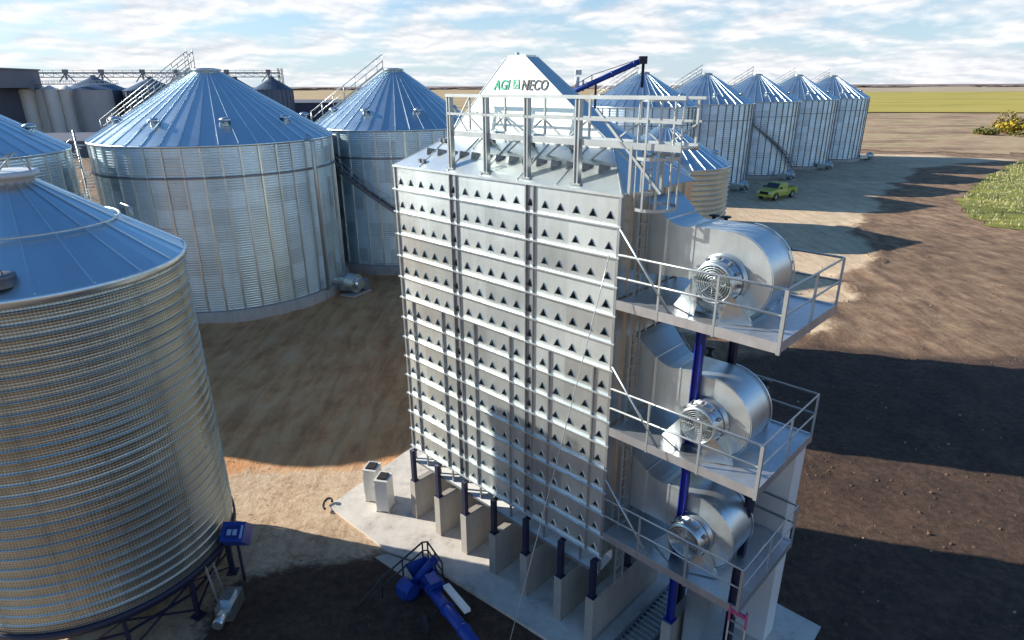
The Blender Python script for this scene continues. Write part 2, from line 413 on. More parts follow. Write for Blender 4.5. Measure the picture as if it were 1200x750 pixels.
field('stubble_field', [(-900, 330), (-95, 325), (120, 400), (400, 900), (900, 2300), (-2200, 2300)], .3, GOLD)
field('ripening_field', [(120, 425), (176, 372), (420, 318), (1400, 1150), (560, 1190)], .45, OLIVE)
field('dry_grass_field', ragged([(84, 166), (100, 152), (128, 148), (150, 158), (190, 176), (300, 160)], 2.2, 5.0)[:-98]+[(600, 150), (900, 380), (420, 316), (176, 369), (118, 421), (60, 440), (40, 240)], .10, DRYG, 1)
field('far_field', [(560, 1196), (1400, 1156), (4000, 2700), (700, 2700)], .5, TAN)
field('distant_land', [(-9000, 2700), (9000, 2750), (9400, 9300), (-9000, 9300)], .9, MAUVE)
CROP = [(64.5, 90), (57.5, 80), (54.5, 71.5), (57.5, 66.5), (66, 60), (120, 90), (130, 150), (104, 132), (82, 110)]
CROPR = []
for i in range(len(CROP)):
    a_, c_ = CROP[i], CROP[(i+1) % len(CROP)]
    L_ = math.hypot(c_[0]-a_[0], c_[1]-a_[1]); n_ = max(2, int(L_/.8)); nx_, ny_ = -(c_[1]-a_[1])/L_, (c_[0]-a_[0])/L_
    for k in range(n_):
        f = k/n_; x, y = a_[0]+(c_[0]-a_[0])*f, a_[1]+(c_[1]-a_[1])*f; d_ = 1.6*noise.noise(Vector((x*.3, y*.3, 2)))+.5*noise.noise(Vector((x*1.3, y*1.3, 4)))
        CROPR.append((x+nx_*d_, y+ny_*d_))
field('crop_patch', CROPR, .06, GREENF, 1)
# far ridge of low land and tree lines at the horizon
b = MB(); rr = random.Random(3)
for i in range(420):
    x = rr.uniform(-3800, 4200); y = rr.choice([2450, 2900, 3600])+rr.uniform(-60, 60)
    if rr.random() < .35 and noise.noise(Vector((x*.002, y*.01, 0))) < 0: continue
    sx = rr.uniform(18, 60); h = rr.uniform(2, 5)
    vs = [(x-sx, y, 0), (x-sx*.6, y-9, h*.7), (x, y-12, h), (x+sx*.6, y-9, h*.72), (x+sx, y, 0), (x-sx*.6, y+9, h*.7), (x, y+12, h*.9), (x+sx*.6, y+9, h*.7)]
    b.add(vs, [(0, 1, 2, 3, 4), (0, 5, 6, 7, 4), (1, 5, 6, 2), (2, 6, 7, 3)])
tl = b.build('distant_trees', plain('distant_tree_foliage', (.34, .29, .27), .95), fix=False); struct(tl, 'stuff')

# crop rows: tufts of leaves
def incrop(x, y): return inpoly(x, y, CROP)
b = MB(); rr = random.Random(5); ca_, sa_ = math.cos(R(62)), math.sin(R(62))
for i in range(-16, 28):
    for k in range(-100, 190):
        ux, uy = i*2.5, k*.42
        x = 80+ux*ca_-uy*sa_*.9+rr.uniform(-.15, .15); y = 92+ux*sa_+uy*ca_*.9+rr.uniform(-.15, .15)
        if not incrop(x, y) or rr.random() < .15 or pdist(x, y, CROP) < .3: continue
        dens = noise.noise(Vector((x*.12, y*.12, 1)))
        if dens < -.22: continue
        for q in range(4):
            a = rr.uniform(0, 2*PI); l = rr.uniform(.25, .5); h = rr.uniform(.25, .6); w_ = .12
            dx, dy = math.cos(a)*l, math.sin(a)*l
            b.add([(x, y, .05), (x+dx*.5-dy*w_, y+dy*.5+dx*w_, h), (x+dx, y+dy, h*.6), (x+dx*.5+dy*w_, y+dy*.5-dx*w_, h)], [(0, 1, 2, 3)], 0 if rr.random() < .75 else 1)
for i in range(2600):
    x = rr.uniform(54, 104); y = rr.uniform(60, 130)
    if not incrop(x, y): continue
    ed = pdist(x, y, CROP)
    if ed > 4.5 and noise.noise(Vector((x*.12, y*.12, 1))) > -.2: continue
    h = rr.uniform(.1, .5); a = rr.uniform(0, 2*PI); l = .3
    b.add([(x-.1, y, .04), (x+math.cos(a)*l, y+math.sin(a)*l, h), (x+.12, y+.1, .04)], [(0, 1, 2)], 2)
cr_ = b.build('crop_rows', [plain('straw_leaf', (.56, .52, .30), .8), plain('yellow_green_leaf', (.30, .34, .05), .8), plain('weed_leaf', (.09, .14, .02), .8)], fix=False); struct(cr_, 'stuff')

# clods and stones
b = MB(); rr = random.Random(11)
def clod(b, x, y, r, mi, z=0):
    vs = []; 
    for (a, e) in [(0, 0), (1.26, 0), (2.5, 0), (3.77, 0), (5.03, 0), (.6, 1), (1.9, 1), (3.1, 1), (4.4, 1), (5.6, 1)]:
        q = r*rr.uniform(.7, 1.25); zz = (.05 if e == 0 else rr.uniform(.45, .9))*r
        s_ = 1 if e == 0 else .6
        vs.append((x+math.cos(a)*q*s_, y+math.sin(a)*q*s_, z+zz-.03))
    vs.append((x, y, z+r*rr.uniform(.6, 1)))
    fs = [(i, (i+1) % 5, 5+i) for i in range(5)]+[((i+1) % 5, 5+(i+1) % 5, 5+i) for i in range(5)]+[(5+i, 5+(i+1) % 5, 10) for i in range(5)]
    b.add(vs, fs, mi)
for i in range(9000):
    x = rr.uniform(6.5, 42); y = rr.uniform(6, 62)
    if x-5.5 < (y-14)*.0: continue
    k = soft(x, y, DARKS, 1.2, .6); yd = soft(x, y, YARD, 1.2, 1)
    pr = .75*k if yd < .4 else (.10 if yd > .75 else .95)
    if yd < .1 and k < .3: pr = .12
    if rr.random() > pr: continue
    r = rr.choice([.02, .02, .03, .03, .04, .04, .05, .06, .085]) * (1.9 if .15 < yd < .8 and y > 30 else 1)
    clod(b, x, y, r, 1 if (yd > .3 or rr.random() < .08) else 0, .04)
for i in range(2600):
    x = rr.uniform(-17, -3); y = rr.uniform(10, 26)
    if (x+3.6)*.694+(y-14)*.72 > .2 and x > -9.5: continue
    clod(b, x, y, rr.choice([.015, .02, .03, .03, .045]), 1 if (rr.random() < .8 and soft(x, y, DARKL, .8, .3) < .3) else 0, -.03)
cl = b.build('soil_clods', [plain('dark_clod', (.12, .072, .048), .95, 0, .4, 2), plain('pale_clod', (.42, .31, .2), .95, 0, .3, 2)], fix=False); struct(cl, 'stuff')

# ------------------------------------------------------------------ grain bins
def corr(R_, z0, z1, pitch, amp, kind='sin'):
    pr = []; z = z0
    if kind == 'sin':
        n = 6; N_ = int(round((z1-z0)/pitch)); dz = (z1-z0)/(N_*n)
        for i in range(N_*n+1): pr.append((R_+amp*math.sin(2*PI*i/n), z0+i*dz))
    else:                                  # wide flat sheet with a raised bead
        N_ = int(round((z1-z0)/pitch)); dz = (z1-z0)/N_
        for i in range(N_):
            zz = z0+i*dz
            for f, a in ((0, 0), (.10, .0), (.40, .05), (.72, .10), (.79, .35), (.84, .9), (.88, 1), (.93, .75), (.97, .15)): pr.append((R_+amp*a, zz+f*dz))
        pr.append((R_, z1))
    return pr
def make_bin(label, C, R_, z0, ze, zp, wall_m, roof_m=None, nrib=44, nst=44, pitch=.165, amp=.008, kind='sin', seg=176, rings=(.78,), cap=.75, nv=8, vent_r=.55,
             stair=None, found=True, group='galvanised grain bins', found_h=.8, loc_only=False, eave_lip=True, vang=0.0, capm=None, stm=None):
    roof_m = roof_m or ROOF
    t = thing('grain_bin', label, 'grain bin', (C[0], C[1], 0), 0, group)
    b = MB(); b.lathe(corr(R_, z0, ze, pitch, amp, kind), seg)
    ws = [wall_m, stm or GALV]
    if nst:
        for k in range(nst):
            a = 2*PI*k/nst; M = Matrix.Rotation(a, 3, 'Z'); 
            c = M @ Vector((R_+amp+.035, 0, 0))
            for s_ in (-1, 1):
                e = M @ Vector((0, .055*s_, 0))
                b.box((c.x+e.x, c.y+e.y, (z0+ze)/2), (.07, .018, ze-z0-.02), 1, M)
            e = M @ Vector((.035, 0, 0)); b.box((c.x+e.x-.0, c.y+e.y, (z0+ze)/2), (.014, .12, ze-z0-.04), 1, M)
    b.build('wall', ws, t)
    # roof
    b = MB(); re = R_+.10; rc = cap; h = zp-ze
    rad = lambda f: re+(rc-re)*f
    for k in range(nrib):
        a0, a1 = 2*PI*k/nrib, 2*PI*(k+1)/nrib
        P = []
        for f in (0, .5, 1):
            r_ = rad(f); z = ze+h*f
            P.append([(r_*math.cos(a), r_*math.sin(a), z) for a in (a0, a1)])
        for i in range(2): b.quad(P[i][0], P[i][1], P[i+1][1], P[i+1][0])
        # raised seam
        d = Vector((math.cos(a0), math.sin(a0), 0)); s_ = Vector((-d.y, d.x, 0)); nn = Vector((d.x*h, d.y*h, re-rc)).normalized()
        e0 = d*(re+.02)+Vector((0, 0, ze-.012)); e1 = d*(rc+.05)+Vector((0, 0, ze+h*.985))
        w0, w1, hh = .055, .028, .085
        vs = [e0-s_*w0, e0-s_*w0*.6+nn*hh, e0+s_*w0*.6+nn*hh, e0+s_*w0, e1-s_*w1, e1-s_*w1*.6+nn*hh*.8, e1+s_*w1*.6+nn*hh*.8, e1+s_*w1]
        b.add(vs, [(0, 1, 2, 3), (0, 4, 5, 1), (1, 5, 6, 2), (2, 6, 7, 3)])
    # eave trim
    b.lathe([(re-.03, -.16), (re+.03, -.14), (re+.035, -.02), (re+.0, .0)], seg//2, (0, 0, ze))
    b.build('roof', roof_m, t)
    b = MB(); b.lathe([(rc+.04, -.12), (rc+.06, .06), (rc+.12, .08), (rc+.12, .16), (rc*.55, .24), (0, .25)], 24, (0, 0, zp)); b.build('roof_cap', capm or GALV, t)
    for k in range(nv):
        a = 2*PI*k/nv+vang; f = .26; r_ = rad(f); z = ze+h*f
        b = MB(); b.lathe([(.22, -.12), (.22, .22), (.36, .2), (.38, .3), (.2, .42), (0, .44)], 12, (r_*math.cos(a), r_*math.sin(a), z)); b.build('roof_vent', GALV, t)
    for f in rings:
        b = MB(); zz = z0+(ze-z0)*f; q = R_+amp+.075
        b.lathe([(q, -.05), (q+.07, -.05), (q+.07, .05), (q, .05), (q, -.05)], seg//2, (0, 0, zz), 0, False); b.build('wind_ring', DARKST, t)
    if found:
        b = MB(); b.lathe([(R_+.32, -.3), (R_+.32, found_h-.03), (R_+.28, found_h), (R_-.3, found_h)], seg//2, (0, 0, 0), 0, True); b.build('foundation', CONC, t)
    if stair is not None:
        a = stair; d = Vector((math.cos(a), math.sin(a), 0)); s_ = Vector((-d.y, d.x, 0)); w_ = .38
        base = d*(re+.1)+Vector((0, 0, ze+.1)); top = d*(rc+.1)+Vector((0, 0, zp+.25))
        b = MB()
        for q in (-w_, w_): b.bar(base+s_*q, top+s_*q, .06, .14)
        n = int((top-base).length/.3)
        for i in range(n): b.box(base.lerp(top, (i+.5)/n), (.22, 2*w_, .035), 0, Matrix.Rotation(a, 3, 'Z'))
        st = b.build('roof_stair', RAIL, t)
        b = MB()
        for q in (-w_-.03, w_+.03):
            tp = top+s_*q; bs = base+s_*q; ext = tp-d*.9
            for hh in (.55, 1.1): b.tube([bs+Vector((0, 0, hh)), tp+Vector((0, 0, hh))], .028, 6)
            for i in range(int(n/4)+1): q1 = bs.lerp(tp, min(1, i*4/n)); b.tube([q1, q1+Vector((0, 0, 1.1))], .025, 6)
            b.tube([tp, tp+Vector((0, 0, 1.25))], .03, 6)
        b.build('handrail', RAIL, st)
    return t

# large bin behind, in the left half
binB = make_bin('widest galvanised bin, behind the foreground hopper bin, stair up its roof', (-22.1, 48.9), 8.25, .8, 11.9, 16.4, BINW,
                nst=44, stair=R(178), rings=(.815,), vang=.35, cap=.9, nv=9)
binC = make_bin('galvanised bin beside the dryer with roof stair and a diagonal stair on its wall', (-10.4, 59.6), 7.2, .8, 12.05, 16.6, BINW, nst=38, nrib=40,
                stair=R(192), rings=(.80,), vang=.5, cap=.8, nv=8)
binA = make_bin('galvanised bin cut by the left edge, roof seen above the hopper bin', (-34.9, 37.8), 7.5, .8, 11.8, 16.0, BINW, nst=38, nrib=40, rings=(.70,), vang=.4, cap=.8, nv=6)
# row of five on the right
C5 = Vector((67.85, 141.2)); ST = Vector((12.33, 11.85))
names = {4: 'nearest bin of the right-hand row, its roof seen through the dryer ladder cage',
         3: 'second bin of the right-hand row, between beige bin and lime pickup',
         2: 'middle bin of the right-hand row with a diagonal stair on its wall',
         1: 'fourth bin of the right-hand row, between the stair bin and the end bin',
         0: 'farthest bin at the right end of the row, open field beside it'}
row = []
proto = None
for k in (4, 3, 2, 1, 0):
    c = C5-ST*k
    if proto is None:
        proto = make_bin(names[k], (c.x, c.y), 7.55, .6, 12.6, 16.8, BINFAR, nst=40, nrib=36, pitch=.3, amp=.010, seg=120, stair=R(158), rings=(.80,), vang=.2, nv=7, group='grain bins in the right-hand row', found_h=.55, stm=DARKST)
        o = proto
    else:
        o = copy_tree(proto); o.location = (c.x, c.y, 0); o['label'] = names[k]; o.rotation_euler = (0, 0, 0)
    row.append(o)
taupe = make_bin('beige wide-ribbed bin standing right behind the dryer fan platforms', (16.6, 70.0), 6.95, .3, 7.4, 11.2, TAUPE, nst=0, nrib=32, pitch=.52, amp=.14, kind='bead', seg=128,
                 rings=(), cap=.7, nv=5, vang=-.35, group='wide-ribbed bins', found_h=.3)
hid = make_bin('wide-ribbed bin hidden behind the dryer, throwing a long shadow to the right', (3.0, 33.3), 6.0, .3, 11.3, 14.4, TAUPE, nst=0, nrib=30, pitch=.52, amp=.14, kind='bead', seg=96,
               rings=(), cap=.6, nv=0, group='wide-ribbed bins', found_h=.3)

# white fan column / drain post between bins B and C
def wall_stair(parent, C, R_, a0, a1, z0, z1, name='wall_stair'):
    b = MB(); n = 34
    for i in range(n):
        f = i/(n-1); a = a0+(a1-a0)*f; z = z0+(z1-z0)*f; M = Matrix.Rotation(a, 3, 'Z')
        c = M @ Vector((R_+.55, 0, 0)); b.box((c.x, c.y, z), (.7, .32, .04), 0, M)
    for rr_ in (R_+.22, R_+.88):
        P = [((rr_)*math.cos(a0+(a1-a0)*i/16), rr_*math.sin(a0+(a1-a0)*i/16), z0+(z1-z0)*i/16) for i in range(17)]
        for i in range(16): b.bar(P[i], P[i+1], .05, .24)
    s = b.build(name, DARKST, parent)
    b = MB(); rr_ = R_+.9
    P = [Vector((rr_*math.cos(a0+(a1-a0)*i/16), rr_*math.sin(a0+(a1-a0)*i/16), z0+(z1-z0)*i/16)) for i in range(17)]
    for h in (.5, 1.0): b.tube([q+Vector((0, 0, h)) for q in P], .03, 6)
    for q in P: b.tube([q, q+Vector((0, 0, 1.0))], .028, 6)
    b.build('handrail', RAIL, s)
wall_stair(binC, None, 7.2, R(212), R(300), 11.8, 3.2)
wall_stair(row[2], None, 7.55, R(222), R(322), 12.0, 1.8)
# spiral ladder stair on the left side of the big bin
b = MB(); a = R(205); d = Vector((math.cos(a), math.sin(a), 0))
ctr = d*(8.25+.75)
for i in range(60):
    z = .4+i*.19; th = i*.42; M = Matrix.Rotation(th, 3, 'Z')
    c = ctr+M @ Vector((.36, 0, 0)); b.box((c.x, c.y, z), (.66, .24, .04), 0, M)
b.tube([ctr+Vector((0, 0, .0)), ctr+Vector((0, 0, 12.6))], .07, 8)
sp_ = b.build('spiral_stair', RAIL, binB)
b = MB(); b.tube([ctr+Vector((.72*math.cos(i*.42), .72*math.sin(i*.42), 1.3+i*.19)) for i in range(60)], .025, 6)
for i in range(0, 60, 3): q = ctr+Vector((.72*math.cos(i*.42), .72*math.sin(i*.42), .4+i*.19)); b.tube([q, q+Vector((0, 0, .95))], .02, 5)
b.build('handrail', RAIL, sp_)
# tall pale downspout tube at the right flank of the big bin
b = MB(); a = R(338); d = Vector((math.cos(a), math.sin(a), 0)); q = d*(8.25+.45)
b.tube([q+Vector((0, 0, .8)), q+Vector((0, 0, 11.6)), q*.96+Vector((0, 0, 12.2))], .12, 10); b.build('downspout', RAIL, binB)

# foreground hopper bin
HC = (-13.1, 16.45); HR = 3.72; HZ0, HZE = 1.70, 11.0
hop = thing('hopper_bin', 'foreground hopper bin on steel legs with wide ribs, cut by the left edge', 'hopper bin', (HC[0], HC[1], 0), 0, None)
b = MB(); b.lathe(corr(HR, HZ0, HZE, .305, .045, 'bead'), 192)
for k in range(14):
    a = 2*PI*k/14+.12; M = Matrix.Rotation(a, 3, 'Z')
    for j in range(104):
        z = HZ0+.08+j*.0885
        for s_ in (-.035, .035):
            c = M @ Vector((HR+.045, s_, 0)); b.box((c.x, c.y, z), (.03, .018, .018), 0, M)
b.build('wall', HOPW, hop)
b = MB(); re, rc = HR+.09, .62; h = 2.1
for k in range(20):
    a0, a1 = 2*PI*k/20+.03, 2*PI*(k+1)/20+.03
    P = [[((re+(rc-re)*f)*math.cos(a), (re+(rc-re)*f)*math.sin(a), HZE+h*f) for a in (a0, (a0+a1)/2, a1)] for f in (0, .5, 1)]
    for i in range(2):
        for j in range(2): b.quad(P[i][j], P[i][j+1], P[i+1][j+1], P[i+1][j])
    d = Vector((math.cos(a0), math.sin(a0), 0)); s_ = Vector((-d.y, d.x, 0)); nn = Vector((d.x*h, d.y*h, re-rc)).normalized()
    e0 = d*(re-.02)+Vector((0, 0, HZE+.0)); e1 = d*(rc+.02)+Vector((0, 0, HZE+h))
    vs = [e0-s_*.035, e0-s_*.02+nn*.055, e0+s_*.02+nn*.055, e0+s_*.035, e1-s_*.02, e1-s_*.012+nn*.05, e1+s_*.012+nn*.05, e1+s_*.02]
    b.add(vs, [(0, 1, 2, 3), (0, 4, 5, 1), (1, 5, 6, 2), (2, 6, 7, 3)])
b.lathe([(re-.04, -.2), (re+.02, -.2), (re+.05, -.1), (re+.05, 0), (re-.02, .03)], 96, (0, 0, HZE)); b.build('roof', ROOF, hop)
b = MB(); rr_ = re+(rc-re)*.46; zz = HZE+h*.46+.10
b.tube([(rr_*math.cos(2*PI*i/64), rr_*math.sin(2*PI*i/64), zz) for i in range(64)], .035, 8, closed=True); b.build('roof_ring', GALV, hop)
b = MB(); b.lathe([(.62, -.1), (.64, .14), (.76, .15), (.76, .27), (.62, .30), (0, .33)], 32, (0, 0, HZE+h)); cp = b.build('roof_cap', WHITE, hop)
b = MB(); b.tube([(.1, -.3, HZE+h+.3), (.5, -.1, HZE+h+.75), (.7, .05, HZE+h+.3)], .03, 6); b.tube([(.5, -.1, HZE+h+.75), (-.6, -.2, HZE+h+.32)], .03, 6); b.build('lid_handle', RAIL, cp)
b = MB(); a = R(-62); f = .14; rr_ = re+(rc-re)*f; q = Vector((rr_*math.cos(a), rr_*math.sin(a), HZE+h*f))
b.lathe([(.30, -.1), (.30, .10), (.34, .12), (.34, .17), (.22, .21), (0, .23)], 24, q); mh = b.build('roof_hatch', DARKST, hop)
b = MB(); b.tube([q+Vector((-.2, -.2, .2)), q+Vector((-.2, -.2, .3)), q+Vector((.2, -.1, .3)), q+Vector((.2, -.1, .2))], .02, 6); b.build('handle', DARKST, mh)
b = MB()
for s_ in (.0, .16): b.tube([(HR*math.cos(R(40+s_*30))*.72, HR*math.sin(R(40+s_*30))*.72, HZE+.75), (HR*math.cos(R(40+s_*30))*.72, HR*math.sin(R(40+s_*30))*.72, HZE+1.15), (HR*math.cos(R(44+s_*30))*.68, HR*math.sin(R(44+s_*30))*.68, HZE+1.2)], .03, 6)
b.build('vent_pipe', RAIL, hop)
b = MB(); b.lathe([(HR+.02, -.22), (HR+.09, -.22), (HR+.09, .0), (HR+.02, .0)], 96, (0, 0, HZ0), 0, True); b.build('base_ring', NAVY, hop)
b = MB(); b.lathe([(HR-.02, 0), (.35, -1.35), (.35, -1.5)], 48, (0, 0, HZ0-.05)); b.build('hopper_cone', GALV, hop)
nl = 12
for k in range(nl):
    a = 2*PI*k/nl+R(6); d = Vector((math.cos(a), math.sin(a), 0)); q = d*(HR-.08)
    b = MB(); M = Matrix.Rotation(a, 3, 'Z'); b.box((q.x, q.y, (HZ0-.2)/2), (.16, .10, HZ0-.2), 0, M); b.box((q.x, q.y, .03), (.34, .34, .04), 0, M); b.build('leg', NAVY, hop)
b = MB()
for k in range(nl):
    a0, a1 = 2*PI*k/nl+R(6), 2*PI*(k+1)/nl+R(6); q0 = Vector((math.cos(a0), math.sin(a0), 0))*(HR-.08); q1 = Vector((math.cos(a1), math.sin(a1), 0))*(HR-.08)
    b.bar(q0+Vector((0, 0, .25)), q1+Vector((0, 0, HZ0-.35)), .05); b.bar(q1+Vector((0, 0, .25)), q0+Vector((0, 0, HZ0-.35)), .05)
    b.bar(q0+Vector((0, 0, .9)), q1+Vector((0, 0, .9)), .06)
b.build('cross_brace', NAVY, hop)
bx = Vector((HR+.50, -.05, 1.95))
b = MB(); b.box(bx, (.72, .62, .66), 0, Matrix.Rotation(R(40), 3, 'X')); cb_ = b.build('control_box', BLUE, hop)
M = Matrix.Rotation(R(40), 3, 'X')
b = MB(); b.box(bx+M @ Vector((-.02, -.02, .335)), (.46, .40, .012), 1, M)
for dx in (-.1, .08): b.box(bx+M @ Vector((dx, -.02, .345)), (.13, .18, .012), 0, M)
b.box(bx+M @ Vector((.28, 0, .335)), (.07, .40, .012), 0, M); b.build('display', [LABELC, plain('deep_blue_panel', (.008, .03, .2), .4)], cb_)
b = MB(); b.bar((HR+.02, .2, 1.6), (HR+.4, .1, 1.65), .06); b.bar((HR+.45, 0, 0), (HR+.45, 0, 1.6), .07); b.build('box_post', NAVY, hop)
# access ladder and hopper outlet drive at the right legs
b = MB()
for s_ in (-.2, .2): b.bar((HR+.1, -.9+s_, .05), (HR-.1, -.9+s_, 1.6), .05)
for i in range(5): b.bar((HR+.1-.04*i, -1.1, .25+i*.3), (HR+.1-.04*i, -.7, .25+i*.3), .03)
b.build('ladder', RAIL, hop)
b = MB(); b.box((HR+.55, -1.3, .3), (.5, .9, .5)); b.box((HR+.55, -1.3, .62), (.3, .5, .14)); b.tube([(HR+.55, -1.75, .35), (HR+.55, -2.2, .35)], .16, 12); b.build('outlet_drive', GALV, hop)

# ------------------------------------------------------------------ dryer (local frame: x along the face to the right, y into depth)
U = Vector((.72, -.694, 0)).normalized(); RZ = math.atan2(U.y, U.x)
NL = Vector((2.45, 14.0, 0)); Mloc = Matrix.Rotation(RZ, 3, 'Z')
def wpt(u, v, z=0): q = Mloc @ Vector((u, v, 0)); return (NL.x+q.x, NL.y+q.y, z)
dry = thing('grain_dryer', 'tall galvanised grain dryer with louvred face, lettered roof peak and three fan platforms', 'grain dryer', (NL.x, NL.y, 0), RZ)
W = 8.42; ZB, ZT = 3.05, 13.08; NR = 14; rh = (ZT-ZB)/NR; DD = 3.2
tu = [-W+.27+k*.4925 for k in range(17)]
b = MB(); tw, th_ = .105, .185
edges = [-W]+[(tu[i]+tu[i+1])/2 for i in range(16)]+[0]
edges[5] = tu[5]-.13; edges[6] = tu[5]+.13; edges[11] = tu[11]-.13; edges[12] = tu[11]+.13
for r_ in range(NR):
    z0 = ZB+r_*rh; z1 = z0+rh
    for k in range(17):
        x0, x1 = edges[k], edges[k+1]; zc_ = z0+.16; s_ = 1.12 if 3 < NR-r_ < 11 else .95
        A, B, C_, D = (x0, 0, z0), (x1, 0, z0), (x1, 0, z1), (x0, 0, z1)
        P, Q, S = (tu[k], 0, zc_+th_*s_), (tu[k]-tw*s_, 0, zc_), (tu[k]+tw*s_, 0, zc_)
        mi = 1 if k in (5, 11) else 0
        b.quad(A, B, S, Q, mi=mi); b.quad(B, C_, P, S, mi=mi); b.quad(C_, D, P, mi=mi); b.quad(D, A, Q, P, mi=mi)
        i_ = [(q[0], .9, q[2]) for q in (P, Q, S)]
        b.quad(P, Q, i_[1], i_[0], mi=2); b.quad(Q, S, i_[2], i_[1], mi=2); b.quad(S, P, i_[0], i_[2], mi=2)
        b.quad(*i_, mi=3)
        # little hood lip over each duct mouth
        b.quad((P[0], -.0, P[2]+.012), (Q[0]-.012, 0, Q[2]), (Q[0]-.012, -.022, Q[2]), (P[0], -.022, P[2]+.014), mi=mi)
        b.quad((P[0], -.0, P[2]+.012), (S[0]+.012, 0, S[2]), (S[0]+.012, -.022, S[2]), (P[0], -.022, P[2]+.014), mi=mi)
b.build('front_wall', [DRYP, DRYD, GALV, BLACK], dry, fix=False)
b = MB(); b.quad((0, 0, ZB), (0, DD, ZB), (0, DD, ZT), (0, 0, ZT))
for i in range(1, 7): b.bb((0, i*DD/7-.02, ZB), (.05, i*DD/7+.02, ZT-.02))
b.bb((-.03, -.05, ZB-.02), (.045, .05, ZT), 1)
b.build('side_wall', [galv('side_wall_steel', (.62, .62, .58), .30, .95, .12, .6), DRYD], dry, fix=False)
b = MB(); b.quad((-W, 0, ZB), (-W, 0, ZT), (-W, DD, ZT), (-W, DD, ZB)); b.bb((-W-.04, -.05, ZB-.02), (-W+.03, .05, ZT), 1)
b.build('end_wall', [DRYW, DRYD], dry, fix=False)
b = MB(); b.quad((-W, DD, ZB), (-W, DD, ZT), (0, DD, ZT), (0, DD, ZB)); b.build('rear_wall', DRYW, dry, fix=False)
for r_ in range(NR):
    z = ZB+r_*rh
    b = MB(); x0 = -W-.12; x1 = .07
    b.add([(x0, 0, z+.045), (x1, 0, z+.045), (x1, -.075, z+.025), (x0, -.075, z+.025), (x0, -.075, z-.012), (x1, -.075, z-.012), (x1, -.068, z-.012), (x0, -.068, z-.012), (x0, 0, z+.03), (x1, 0, z+.03)],
          [(0, 1, 2, 3), (3, 2, 5, 4), (4, 5, 6, 7), (7, 6, 9, 8), (0, 3, 4, 7, 8), (1, 9, 6, 5, 2)])
    b.build('ledge', DRYW, dry)
b = MB(); b.bb((-W-.06, -.06, ZT-.03), (.07, .0, ZT+.03)); b.build('eave_angle', DRYW, dry)
for k in (5, 11):
    b = MB()
    for s_ in (-.13, .13): b.bb((tu[k]+s_-.016, -.055, ZB), (tu[k]+s_+.016, .0, ZT-.03))
    b.build('channel', DRYD, dry)
for k in (.5, 3.5, 6.5, 9.5, 12.5, 15.5):
    i = int(k); x = (tu[i]+tu[i+1])/2; b = MB(); b.bb((x-.02, -.06, ZB), (x+.02, 0, ZB+rh*8)); b.build('stud', DRYD, dry)
# discharge tray under the wall
b = MB(); b.add([(-W+.05, -.06, 2.50), (-.05, -.06, 2.50), (-.05, .62, 2.62), (-W+.05, .62, 2.62), (-W+.05, -.06, 2.47), (-.05, -.06, 2.47), (-.05, .62, 2.59), (-W+.05, .62, 2.59)], [(0, 1, 2, 3), (4, 7, 6, 5), (0, 4, 5, 1), (3, 2, 6, 7), (0, 3, 7, 4), (1, 5, 6, 2)]); b.bb((-W+.05, .60, 2.625), (-.05, .64, 3.04)); b.build('discharge_tray', WHITE, dry)
b = MB()
for i in range(13): x = -W+.05+i*(W-.1)/12; b.bb((x-.025, .0, 2.525), (x+.025, .06, 3.0))
b.bb((-W, -.085, 2.46), (.02, -.062, 2.52)); b.build('tray_bracket', DRYD, dry)
b = MB(); b.quad((-W, .65, ZB), (-W, DD, ZB), (0, DD, ZB), (0, .65, ZB)); b.build('underside', DRYD, dry)
for i in range(7):
    x = -W+.12+i*1.4 if i < 6 else -.12
    for v in (-.16, 1.6, DD-.2):
        b = MB(); b.bb((x-.075, v-.075, 1.7), (x+.075, v+.075, 2.98 if v < 0 else 2.45));
        if v < 0: b.bb((x-.06, v+.0755, 2.90), (x+.06, -.001, 2.975))
        else: b.bb((x-.05, v-.05, 2.451), (x+.05, v+.05, 3.04))
        b.bb((x-.12, v-.11, 1.682), (x+.12, v+.11, 1.71)); b.build('leg', NAVY, dry)
# roof: lower hip and steep upper peak
zk = 13.93; ins = 1.2; ov = .05
E0 = [(-W-ov, -ov), (ov, -ov), (ov, DD+ov), (-W-ov, DD+ov)]; K = [(-W+ins, ins), (-1.10, ins), (-1.10, DD-ins+.1), (-W+ins, DD-ins+.1)]
PK = [(-4.92, 1.40), (-4.20, 1.40), (-4.20, 1.85), (-4.92, 1.85)]; zp = 16.1
b = MB()
lo = [(x, y, ZT+.02) for x, y in E0]; mid = [(x, y, zk) for x, y in K]
for i in range(4): j = (i+1) % 4; b.quad(lo[i], lo[j], mid[j], mid[i])
for i in range(4): b.bar(Vector(lo[i]), Vector(mid[i]), .035, .03)
for x in (-7.2, -5.9, -4.55, -3.2, -1.9):    # standing seams on the front slope
    b.bar((x, -ov+.03, ZT+.05), (max(-W+ins, min(-1.1, x)), ins, zk+.015), .02, .03)
b.build('roof', DRYW, dry)
b = MB(); hi_ = [(x, y, zp) for x, y in PK]
for i in range(4): j = (i+1) % 4; b.quad(mid[i], mid[j], hi_[j], hi_[i])
b.quad(*hi_); 
for i in range(4): b.bar(Vector(mid[i]), Vector(hi_[i]), .03, .03)
pk = b.build('roof_peak', DRYW, dry)
b = MB(); b.bb((-4.90, 1.42, zp+.003), (-4.22, 1.83, zp+.05)); b.tube([(-4.7, 1.6, zp+.05), (-4.7, 1.6, zp+.12)], .06, 8); b.build('peak_hatch', GALV, pk)
